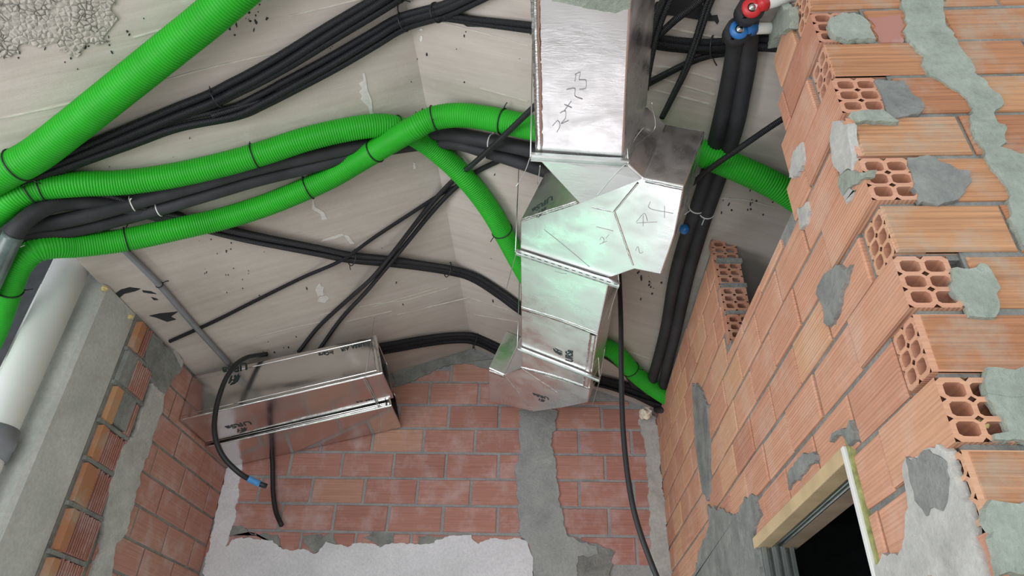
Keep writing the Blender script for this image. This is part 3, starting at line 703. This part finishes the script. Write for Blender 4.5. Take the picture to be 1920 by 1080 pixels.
bundle('upper black insulated pipe sweeping from the left cables to the foil duct', [(-10, 470, .11), (50, 428, .09), (100, 418, .08), (150, 408, .07), (200, 395, .05), (250, 381), (317, 362), (400, 338), (480, 315), (600, 288), (700, 268), (760, 258), (820, 250), (880, 258), (950, 272), (1000, 283), (1060, 300)], [(0, 0)], .023, h=.03, mat='foam', name='insulated_pipe', part='pipe', cat='pipe', wob=.001, tie_px=[(246, 382), (920, 268)], tiemat='white')
bundle('lower black insulated pipe sweeping from the left cables to the foil duct', [(-10, 480, .11), (40, 444, .10), (117, 436, .08), (183, 422, .06), (250, 405), (317, 387), (400, 362), (480, 338), (560, 318), (640, 297), (720, 280), (790, 270), (850, 268), (913, 285), (960, 300), (1013, 318), (1060, 335)], [(0, 0)], .022, h=.03, mat='foam', name='insulated_pipe', part='pipe', cat='pipe', wob=.001, tie_px=[(298, 393), (915, 286)], tiemat='white')
wp = bundle('black pipe with a grey film sleeve, bending down at the left edge', [(-30, 560, .22), (2, 490, .18), (26, 440, .15), (58, 405, .11), (98, 385, .07), (145, 378, .04), (220, 384, .022), (290, 400, .018), (340, 412, .016)], [(0, 0)], .025, mat='foam', name='wrapped_pipe', part='pipe', cat='pipe', wob=.001, tie_px=[(12, 462)], tiemat='white')
mb = MB(); tube(mb, wp[:nearest(wp, 30, 436)], .028, 18); mb.build('film_sleeve', M['film'], bpy.data.objects['wrapped_pipe'])
gp = bundle('thin grey plastic pipe crossing the left ceiling slope down to the foil boxes', [(190, 425), (235, 470), (298, 533), (360, 605), (430, 683)], [(0, 0)], .0115, h=.016, mat='greypipe', name='grey_pipe', part='pipe', cat='pipe', wob=0, tie_px=[(298, 533)])
# pair of insulated pipes down the right side
bundle('left of two thick black insulated pipes beside the right wall, blue valve on top', [(1382, 62, .06), (1376, 110), (1362, 180), (1348, 240), (1328, 320), (1306, 390), (1288, 440), (1266, 520), (1248, 620), (1226, 700), (1215, 735)], [(0, 0)], .0225, h=.028, mat='foam', name='insulated_pipe', part='pipe', cat='pipe', wob=.001, tie_px=[(1306, 388)], tiemat='white')
bundle('right of two thick black insulated pipes beside the right wall, red valve on top', [(1405, 22, .06), (1402, 110), (1390, 180), (1378, 240), (1352, 320), (1328, 390), (1312, 440), (1290, 520), (1268, 620), (1250, 690), (1243, 725)], [(0, 0)], .0215, h=.028, mat='foam', name='insulated_pipe', part='pipe', cat='pipe', wob=.001, tie_px=[(1322, 398)], tiemat='white')
bundle('pair of thin black cables right of the duct top, slanting down left', [(1345, -30), (1327, 7), (1310, 60), (1285, 130), (1262, 178), (1238, 226)], [(-.004, 0), (.004, .002)], .0065, h=.03)
bundle('thick black cable dropping just right of the duct top', [(1262, -30), (1240, 20), (1226, 60), (1215, 110), (1206, 170)], [(-.006, 0), (.007, .002)], .0085, h=.05)
bundle('black cable slanting from the top edge down to the duct side', [(1335, -20), (1305, 8), (1265, 38), (1235, 65), (1200, 95)], [(0, 0)], .009, h=.035, name='cable', cat='cable')
bundle('horizontal band of black cables passing behind the insulated pipes', [(1150, 60), (1200, 72), (1250, 82), (1320, 88), (1365, 85), (1410, 82), (1465, 84), (1510, 86)], c3, .009, h=.014, tie_px=[(1337, 88)])
bundle('black cable curving from the duct up to the insulated pipes', [(1160, 185), (1205, 163), (1250, 140), (1290, 120), (1330, 106), (1380, 100)], [(-.004, 0), (.005, 0)], .0065, h=.014)
bundle('black strap from the right wall down across the green conduit', [(1505, 200, .02), (1470, 222, .05), (1430, 248, .09), (1390, 275, .11), (1330, 316, .10), (1295, 345, .06)], [(0, 0)], .008, name='cable', cat='cable')
bundle('black cable running low along the back wall top into the right corner', [(1095, 718), (1140, 728), (1200, 748), (1262, 768)], [(0, 0)], .008, h=.05, name='cable', cat='cable')

# valves on the pair of pipes
def lathe(mb, c, ax, prof, seg=20):
    ax = Vector(ax).normalized(); path = [Vector(c)+ax*(a+i*1e-6) for i, (a, _) in enumerate(prof)]
    tube(mb, path, lambda i, L: max(prof[i][1], 1e-4), seg, False)
def valve(label, px, py, mat, h, wallpx):
    c = onC(px, py, h); o = empty('valve', c, label, 'valve')
    d = (-CF).normalized()
    mb = MB(); lathe(mb, c, d, [(-.025, .0), (-.025, .027), (.012, .030), (.014, .024), (.004, .022), (.002, 0)]); mb.build('insulation_collar', M['foam'], o)
    mb = MB(); lathe(mb, c, d, [(.006, .010), (.006, .021), (.014, .022), (.018, .019), (.018, .010)]); mb.build('handle_ring', M[mat], o)
    mb = MB(); lathe(mb, c, d, [(.005, .009), (.020, .007), (.022, 0)]); mb.build('spindle', M['steel'], o)
    w = onX(*wallpx, RX+.0); a = c+d*.015+(w-c)*.18
    mb = MB(); tube(mb, [c+d*.012, a], .008, 12); tube(mb, [a, w+(w-c)*.4], .0125, 16); mb.build('white_pipe', M['white'], o)
    mb = MB(); tube(mb, [a-(w-c)*.06, a+(w-c)*.16], .0165, 16); mb.build('nut', M[mat], o)
valve('blue ringed valve on the insulated pipes, white pipe running into the brick wall', 1382, 60, 'blue', .085, (1455, 54))
valve('red ringed valve above the blue one at the top edge', 1405, 20, 'red', .085, (1475, -2))
mb = MB(); p = onC(1283, 430, .06); d = (onC(1286, 440, .06)-onC(1282, 420, .06)).normalized(); lathe(mb, p, d, [(-.012, 0), (-.012, .012), (.0, .016), (.012, .012), (.012, 0)])
tag(mb.build('pipe_joint', M['blue']), 'small blue joint between the black pipes right of the duct', 'pipe joint')

# ------------------------------------------------------------------ foil duct hung under the right slope
NT = Vector((.387, 0, 1)); DTp = 1.4+.387*XR; EX = NT*.187
def onT(px, py, e=0): r = ray(px, py); return r*((DTp-e)/NT.dot(r))
ZA = 1.20
duct = empty('air_duct', (0.08, 1.4, 1.2), 'big foil-faced air duct with a side branch, hung under the right ceiling slope', 'air duct')
def bevel(o, w=.004, s=2):
    m = o.modifiers.new('bevel', 'BEVEL'); m.width = w; m.segments = s; m.limit_method = 'ANGLE'; m.angle_limit = .5; return o
def solid(name, faces_px, mat, parent, ex=EX):
    """faces: list of polygons of 3D points sharing vertices; extruded by ex"""
    bm = bmesh.new(); cache = {}
    def V(p):
        k = tuple(round(c, 5) for c in p)
        if k not in cache: cache[k] = bm.verts.new(p)
        return cache[k]
    fs = [bm.faces.new([V(p) for p in f]) for f in faces_px]
    r = bmesh.ops.extrude_face_region(bm, geom=fs); vs = [g for g in r['geom'] if isinstance(g, bmesh.types.BMVert)]
    bmesh.ops.translate(bm, verts=vs, vec=ex)
    low = [f for f in bm.faces]
    have = set(bm.faces)
    # put the original faces back as the underside
    for f in faces_px:
        try: bm.faces.new([cache[tuple(round(c, 5) for c in p)] for p in f])
        except Exception: pass
    bmesh.ops.recalc_face_normals(bm, faces=bm.faces)
    me = bpy.data.meshes.new(name); bm.to_mesh(me); bm.free(); me.materials.append(mat)
    o = bpy.data.objects.new(name, me); COL.objects.link(o); o.parent = parent; o.matrix_parent_inverse = Matrix.Translation(parent.location).inverted()
    return bevel(o)
A1, A2, A3, A4 = onZ(994, -30, ZA), onZ(1184, -30, ZA-.012), onZ(1168, 298, ZA-.012), onZ(1003, 291, ZA)
solid('straight_section', [[A1, A2, A3, A4]], M['foil'], duct)
b1, b2 = onZ(1003, 293, ZA), onZ(1170, 301, ZA-.012); t3, t5 = onT(1205, 335), onT(1085, 380)
t4, c1, c2 = onT(975, 415), onT(975, 476), onT(1144, 521)
brn = [t5, t3, onT(1283, 350), onT(1277, 385), onT(1266, 440), onT(1240, 515), onT(1190, 505), c2, c1, t4]
solid('branch_section', [[b1, b2, t3, t5], brn], M['foil'], duct)
cc = [onT(975, 478), onT(1143, 524), onT(1122, 622), onT(1106, 726), onT(978, 689)]
solid('lower_section', [cc], M['foil'], duct)
dd = [onT(978, 691), onT(1106, 728), onT(1102, 755), onT(1052, 765), onT(1000, 772), onT(917, 752), onT(916, 690), onT(945, 703)]
solid('elbow_section', [dd], M['foil'], duct)
def tape(pts, w, n, mat=None, name='foil_tape', parent=duct, th=.0012):
    P = smooth_path(pts, .012); n = Vector(n).normalized(); mb = MB(); V = []; F = []
    for i, p in enumerate(P):
        T = (P[min(i+1, len(P)-1)]-P[max(i-1, 0)]).normalized(); s = n.cross(T)
        a, b = w*random.uniform(.44, .56), w*random.uniform(.44, .56)
        V += [p+s*a-n*.0005, p+s*a+n*th*random.uniform(.6, 1.8), p+n*th*random.uniform(1, 2.4), p-s*b+n*th*random.uniform(.6, 1.8), p-s*b-n*.0005]
        if i:
            k = (i-1)*5
            for q in range(4): F.append((k+q, k+q+1, k+q+6, k+q+5))
    mb.mesh(V, F, None, .5); return mb.build(name, mat or M['tape'], parent, fix=False)
DN = -NT.normalized()
tape([onT(978, 578), onT(1050, 600), onT(1120, 627)], .022, DN)
tape([onT(978, 690), onT(1040, 706), onT(1106, 728)], .02, DN)
tape([onT(1112, 628), onT(1098, 726)], .022, DN)
tape([onT(978, 690), onT(1045, 735)], .006, DN); tape([onT(945, 703), onT(975, 740), onT(998, 770)], .006, DN)
tape([onT(918, 696), onT(945, 706)], .02, DN)
tape([onT(1210, 338), onT(1280, 353)], .012, DN); tape([onT(1110, 388), onT(1150, 397)], .004, DN)
tape([onT(1152, 396), onT(1187, 497)], .005, DN); tape([onT(1152, 396), onT(1196, 343)], .005, DN); tape([onT(980, 412), onT(1082, 379)], .012, DN)
tape([onZ(1178, -25, ZA-.002), onZ(1170, 150, ZA-.002), onZ(1163, 294, ZA-.002)], .010, (0, 0, -1))
tape([onZ(1003, -25, ZA), onZ(1008, 150, ZA), onZ(1012, 288, ZA)], .018, (0, 0, -1))
mb = MB(); pts = [onZ(*p, ZA-.006) for p in ((1035, -30), (1183, -30), (1181, 15), (1160, 22), (1120, 14), (1085, 10), (1060, 4), (1035, 0))]
patch('torn_insulation', pts, (0, 0, -1), .006, M['mortar_g'], duct, jit=.006)
# ---- printing and handwriting on the foil
def text(body, p0, p1, n, size, parent, mat='ink', name='printed_word', th=.0006, shear=0):
    """text starting at p0 reading toward p1 on a surface with outward normal n"""
    n = Vector(n).normalized(); x = (p1-p0); x = (x-n*x.dot(n)).normalized(); y = n.cross(x)
    cu = bpy.data.curves.new(name, 'FONT'); cu.body = body; cu.size = size; cu.extrude = th; cu.align_x = 'CENTER'; cu.align_y = 'CENTER'; cu.shear = shear
    if name == 'printed_word': cu.offset = size*.022
    t = bpy.data.objects.new(name, cu); COL.objects.link(t)
    me = bpy.data.meshes.new_from_object(t, depsgraph=bpy.context.evaluated_depsgraph_get()); COL.objects.unlink(t)
    c = (p0+p1)/2+n*th
    me.transform(Matrix(((x.x, y.x, n.x, c.x), (x.y, y.y, n.y, c.y), (x.z, y.z, n.z, c.z), (0, 0, 0, 1))))
    me.materials.clear(); me.materials.append(M[mat])
    o = bpy.data.objects.new(name, me); COL.objects.link(o); o.parent = parent; o.matrix_parent_inverse = Matrix.Translation(parent.location).inverted()
    return o
BEAR = [[(0, .15), (.25, .75), (.55, .95), (.95, 1), (.8, .8), (.6, .72), (.75, .5), (.55, .45), (.6, .1), (.42, 0), (.40, .35), (.28, .05), (.15, 0), (.2, .3)], [(.72, .42), (.95, .75), (1.1, .8), (1.0, .5), (.85, .05), (.7, 0), (.8, .3)]]
def bear(c, x, n, size, parent):
    n = Vector(n).normalized(); x = (x-n*x.dot(n)).normalized(); y = n.cross(x); mb = MB()
    for P in BEAR: mb.prism([c+x*((a-.5)*size*1.1)+y*((b-.5)*size) for a, b in P], n*.0008)
    mb.build('printed_emblem', M['ink'], parent)
def logo(pc_, pd, fn, n, size, parent, body='URSa', both=True):
    """pc_ pixel centre of the word, pd pixel direction of reading"""
    a, b = fn(pc_[0]-pd[0], pc_[1]-pd[1]), fn(pc_[0]+pd[0], pc_[1]+pd[1])
    text(body, a, b, n, size, parent)
    n2 = Vector(n).normalized(); x = (b-a).normalized(); y = n2.cross(x)
    if both: bear((a+b)/2+y*size*1.12, x, n, size*.9, parent)
logo((1068, 667), (0, -12), onT, DN, .042, duct)
logo((1014, 743), (-14, -4), onT, DN, .034, duct)
# the dark face of the notch
nd = ((t5-t4).cross(EX)).normalized()
if nd.y > 0: nd = -nd
def onDark(px, py): r = ray(px, py); return r*(t4.dot(nd)/r.dot(nd))
logo((1017, 383), (-12, 8), onDark, nd, .036, duct)
NA = (A2-A1).cross(A4-A1).normalized(); NA = NA if NA.z < 0 else -NA
def onA(px, py): r = ray(px, py); return r*(A1.dot(NA)/r.dot(NA))
def stroke(pts, fn, n, r=.0007):
    pen = MB(); tube(pen, smooth_path([fn(*p)+n*.0004 for p in pts], .006), r, 5); pen.build('pencil_stroke', M['pencil'], duct)
for G in ([(1036, 236), (1046, 226), (1050, 236), (1044, 248)], [(1050, 212), (1060, 208), (1060, 222), (1052, 232), (1066, 226)], [(1058, 196), (1072, 202)], [(1071, 190), (1058, 208)], [(1062, 168), (1078, 166), (1078, 180), (1092, 186)], [(1078, 140), (1088, 136), (1086, 150), (1098, 150), (1098, 166), (1086, 168)], [(1080, 140), (1078, 152)]):
    stroke(G, onA, NA)
for G in ([(1124, 458), (1138, 452)], [(1125, 450), (1128, 444), (1133, 449), (1130, 456)], [(1136, 447), (1142, 440)], [(1219, 378), (1219, 391), (1262, 400)], [(1246, 386), (1246, 408)], [(1193, 416), (1208, 400), (1214, 414)], [(1194, 418), (1232, 416)], [(1206, 404), (1206, 424)], [(1118, 425), (1150, 433)], [(1070, 303), (1107, 305), (1106, 326), (1074, 320), (1070, 303)], [(1085, 312), (1094, 321), (1102, 318)],
          [(1020, 430), (1060, 462), (1105, 500)], [(1192, 470), (1196, 462), (1200, 475), (1206, 472)], [(1040, 508), (1052, 512), (1062, 513)]):
    stroke(G, onT, DN, r=.0006)

# ---- hangers
def rod(mb, a, b, r=.0016): tube(mb, [Vector(a), Vector(b)], r, 8)
def hanger(label, pa, pb, n, wires, up=True, slotted=False):
    o = empty('duct_hanger', pa, label, 'hanger'); n = Vector(n).normalized(); T = (pb-pa).normalized(); s = n.cross(T)
    mb = MB()
    mb.obox((pa+pb)/2+n*.002, (pb-pa)/2, s*.010, n*.0012)
    for k in (-1, 1): mb.obox((pa+pb)/2+s*k*.010+n*.005, (pb-pa)/2, s*.0012, n*.004)
    mb.build('channel', M['steel'], o)
    if slotted:
        mb = MB(); L = (pb-pa).length; k = int(L/.022)
        for i in range(k):
            c = pa+T*((i+.5)*L/k); mb.obox(c+n*.0034, T*.006, s*.0025, n*.0006)
        mb.build('slot', M['tar'], o)
    for e_ in (pa, pb):
        mb = MB(); top = Vector((e_.x, e_.y, ceil_z(e_.x))); q = e_+n*.006; rod(mb, q, top, .0018); mb.build('hanging_rod', M['steel'], o)
    for W_ in wires:
        mb = MB(); tube(mb, smooth_path(W_, .01), .0013, 6); mb.build('loose_wire', M['steel'], o)
ZH = ZA-.004
pa, pb = onZ(995, 291, ZA-.004), onZ(1178, 303, ZA-.016)
hanger('steel channel hanger under the upper duct section, loose wires at its ends', pa, pb, (0, 0, -1),
       [[pa, onZ(985, 320, 1.16), onZ(968, 350, 1.12)], [pb, onZ(1150, 330, 1.16), onZ(1120, 366, 1.12)], [onZ(1013, 310, 1.2), onZ(1008, 345, 1.2)],
        [pb, onZ(1195, 270, 1.25), onZ(1228, 240, 1.31), onZ(1222, 192, 1.33)], [pb, onZ(1188, 265, 1.25), onZ(1210, 235, 1.29)]])
hanger('slotted steel hanger crossing the duct below the branch', onT(968, 470, .004), onT(1162, 533, .004), DN,
       [[onT(968, 473), onT(958, 510), onT(950, 540)], [onT(1160, 535), onT(1150, 565), onT(1140, 600)]], slotted=True)
hanger('thin steel hanger crossing the lowest straight duct section', onT(971, 651, .004), onT(1125, 711, .004), DN,
       [[onT(1125, 711), onT(1117, 738), onT(1110, 762)], [onT(1134, 655), onT(1129, 685), onT(1125, 711)]])

# ------------------------------------------------------------------ two foil boxes in the back left corner
def foil_box(label, poly, y0, y1, name='foil_box'):
    o = empty(name, (poly[0][0], y0, poly[0][1]), label, 'duct')
    V = lambda p, y: Vector((p[0], y, p[1])); a, b, c, d = poly; w = .022
    up = Vector((d[0]-a[0], d[1]-a[1])).normalized()
    def ins(p, sx, sz, y): return Vector((p[0], y, p[1]))
    mb = MB(); L = lambda p, q, t: (p[0]+(q[0]-p[0])*t, p[1]+(q[1]-p[1])*t)
    mb.prism([V(a, y0), V(b, y0), V(L(b, c, .1), y0), V(L(a, d, .1), y0)], (0, y1-y0, 0)); bevel(mb.build('bottom_panel', M['foil_s'], o, weld=True), .003)
    mb = MB(); mb.prism([V(L(a, d, .9), y0), V(L(b, c, .9), y0), V(c, y0), V(d, y0)], (0, y1-y0, 0)); bevel(mb.build('top_panel', M['foil_s'], o, weld=True), .003)
    mb = MB(); mb.prism([V(L(a, d, .1), y0), V(L(b, c, .1), y0), V(L(b, c, .9), y0), V(L(a, d, .9), y0)], (0, w, 0)); bevel(mb.build('front_panel', M['foil_s'], o, weld=True), .002)
    mb = MB(); mb.prism([V(L(a, d, .1), y1-w), V(L(b, c, .1), y1-w), V(L(b, c, .9), y1-w), V(L(a, d, .9), y1-w)], (0, w, 0)); mb.build('rear_panel', M['foil_s'], o, weld=True)
    n = Vector((0, -1, 0))
    tape([V(L(a, b, .02), y0-.001)+Vector((0, 0, .004)), V(L(a, b, .5), y0-.001)+Vector((0, 0, .004)), V(b, y0-.001)+Vector((0, 0, .004))], .008, n, parent=o)
    tape([V(L(b, c, .02), y0)-Vector((.012, 0, 0)), V(L(b, c, .98), y0)-Vector((.012, 0, 0))], .026, n, parent=o)
    return o
X0 = LX+.008
P1 = [(X0, 1.095), (-.717, 1.320), (-.772, 1.508), (X0, 1.300)]
bx = foil_box('nearer foil-faced duct box in the back left corner, with a black cable over it', P1, 2.65, 2.905)
P2 = [(X0, 1.080), (-.728, 1.290), (-.783, 1.478), (X0, 1.285)]
bx2 = foil_box('foil-faced duct box against the back wall, behind the nearer and longer box', P2, 2.925, 3.185)
bu = Vector((P1[1][0]-P1[0][0], 0, P1[1][1]-P1[0][1])).normalized(); bn = Vector((bu.z, 0, -bu.x))
def onBot(px, py): r = ray(px, py); p0 = Vector((P1[0][0], 2.65, P1[0][1])); return r*(p0.dot(bn)/r.dot(bn))
def onFr(px, py): return onY(px, py, 2.648)
logo((447, 797), (-22, 5), onBot, bn, .05, bx)
logo((440, 690), (-22, 5), onFr, (0, -1, 0), .05, bx)
for w_, a_, b_ in (('URSA', (681, 645), (660, 650)), ('AIR', (653, 652), (640, 655)), ('InCare', (626, 659), (596, 665))): text(w_, onFr(*a_), onFr(*b_), (0, -1, 0), .024, bx)
for w_, a_, b_ in (('URSA', (703, 747), (686, 751)), ('AIR', (680, 752), (668, 754))): text(w_, onBot(*a_), onBot(*b_), bn, .020, bx)
mb = MB(); q0 = onFr(684, 712)+Vector((0, -.003, 0)); q1 = onBot(714, 768)+bn*.004
for d in (-.004, .004):
    rod(mb, q0+Vector((d, 0, 0)), q1+Vector((d, 0, 0)), .0016)
rod(mb, q1, q1+Vector((.004, .02, -.20)), .0006); rod(mb, q0, Vector((q0.x, q0.y, ceil_z(q0.x))), .0007); rod(mb, q1, q1+Vector((.006, .05, -.12)), .0006)
tag(mb.build('strapping_wire', M['zinc']), 'twisted steel wire strapped round the right end of the foil boxes', 'wire')
# hanging hoses
def hose(label, pts, r, mat='blackp', name='cable', cat='cable'):
    mb = MB(); P = smooth_path(pts, .012); tube(mb, P, r, 12); o = mb.build(name, M[mat]); return tag(o, label, cat), P
ho = empty('loose_cable', onY(465, 672, 2.6), 'black cable looping down in front of the foil boxes, blue tape on its end', 'cable')
hp_ = [onY(500, 664, 2.66), onY(480, 667, 2.62), onY(462, 671, 2.59), onY(440, 686, 2.56), onY(420, 718, 2.55), onY(405, 768, 2.55), onY(403, 815, 2.55), onY(418, 855, 2.57), onY(448, 886, 2.60), onY(475, 902, 2.64), onY(500, 912, 2.66)]
mb = MB(); P = smooth_path(hp_, .012); tube(mb, P, .0105, 12); mb.build('cable', M['blackp'], ho)
mb = MB(); i0, i1 = nearest(P, 464, 897), nearest(P, 489, 908); tube(mb, P[i0:i1+1], .0125, 12); mb.build('blue_tape', M['bluetape'], ho)
hose('short black cable end hanging below the rear foil box on the back wall', [onY(508, 840, 3.17), onY(511, 870, 3.165), onY(512, 920, 3.165), onY(517, 958, 3.16), onY(528, 985, 3.14)], .011)
tp = onC(1158, 480, .005)
hose('long black cable hanging from the ceiling behind the duct down past the back wall', [tp]+[onY(x, y, tp.y+.02+k*.004) for k, (x, y) in enumerate([(1161, 515), (1164, 600), (1165, 700), (1168, 800), (1178, 900), (1196, 985), (1235, 1090), (1275, 1170)])], .0085)
# ------------------------------------------------------------------ foam stub in the corner
st = empty('foam_stub', onY(1245, 768, 3.1), 'black pipe stub with torn cream foam end in the back right corner', 'pipe')
a, b = onY(1232, 767, 3.12), onX(1268, 772, RX+.03)
mb = MB(); tube(mb, [a, b], .018, 16); mb.build('pipe', M['foam'], st)
mb = MB(); bm = bmesh.new(); bmesh.ops.create_icosphere(bm, subdivisions=3, radius=.03)
for v in bm.verts: v.co *= 1+.45*mnoise.noise(v.co*60)+.15*mnoise.noise(v.co*160)
cs = onY(1212, 775, 3.11); vs = [v.co+cs for v in bm.verts]; fs = [tuple(v.index for v in f.verts) for f in bm.faces]; bm.free()
mb.mesh(vs, fs, None, .5, False); mb.build('foam_plug', M['cream'], st)
# bits of foam
for px, py, r, fn_, lab in ((1843, 795, .007, lambda x, y: onY(x, y, FY+.012), 'yellow foam crumb in a hole of the lowest hollow corner brick'), (196, 541, .012, lambda x, y: onX(x, y, LX+.01), 'yellow foam crumb at the top of the concrete column'), (245, 594, .010, lambda x, y: onX(x, y, LX+.02), 'yellow foam crumb on top of the broken brick jamb')):
    bm = bmesh.new(); bmesh.ops.create_icosphere(bm, subdivisions=2, radius=r)
    for v in bm.verts: v.co *= 1+.6*mnoise.noise(v.co*200)
    c = fn_(px, py); vs = [v.co+c for v in bm.verts]; fs = [tuple(v.index for v in f.verts) for f in bm.faces]; bm.free()
    mb = MB(); mb.mesh(vs, fs, None, .5, False); tag(mb.build('foam_crumb', M['foamy']), lab, 'foam')

# ------------------------------------------------------------------ doorway in the right wall
dr = bpy.data.objects.new('door_1', None); COL.objects.link(dr); dr.location = (RX, 1.5, FLOOR); tag(dr, kind='structure')
mb = MB(); mb.box((RX-.012, DY0-.004, .430), (RX+.026, DY1+.01, .458)); bevel(mb.build('wooden_header', M['wood'], dr, weld=True), .002)
mb = MB(); mb.box((RX+.026, DY0, .444), (RX+.070, DY1, .456)); mb.box((RX+.027, DY0, .430), (RX+.030, DY1, .446)); mb.box((RX+.046, DY0, .430), (RX+.049, DY1, .446)); mb.box((RX+.034, DY0, .436), (RX+.042, DY1, .446)); mb.build('sliding_track', M['steel'], dr)
mb = MB(); mb.box((RX+.050, DY0, .430), (RX+.09, DY1, .452)); mb.build('inner_header', M['wood_d'], dr)
mb = MB(); mb.box((RX-.014, DY0-.014, FLOOR), (RX+.09, DY0-.002, .455)); bevel(mb.build('jamb_lining', M['white'], dr, weld=True), .001)
patch('jamb_foam', [(RX-.003, DY0-.034, -.2), (RX-.003, DY0-.013, -.2), (RX-.003, DY0-.013, .475), (RX-.003, DY0-.028, .47), (RX-.003, DY0-.026, .3), (RX-.003, DY0-.032, .1)], nX, .006, M['olive'], dr, jit=.004)
for i, x in enumerate((.0, .024, .046, .068)):
    mb = MB(); mb.box((RX+x-.002, DY1-.020, FLOOR), (RX+x+.010, DY1-.002, .43)); mb.box((RX+x-.002, DY1-.024, FLOOR), (RX+x+.001, DY1-.018, .43)); mb.build('steel_stud', M['zinc'], dr)
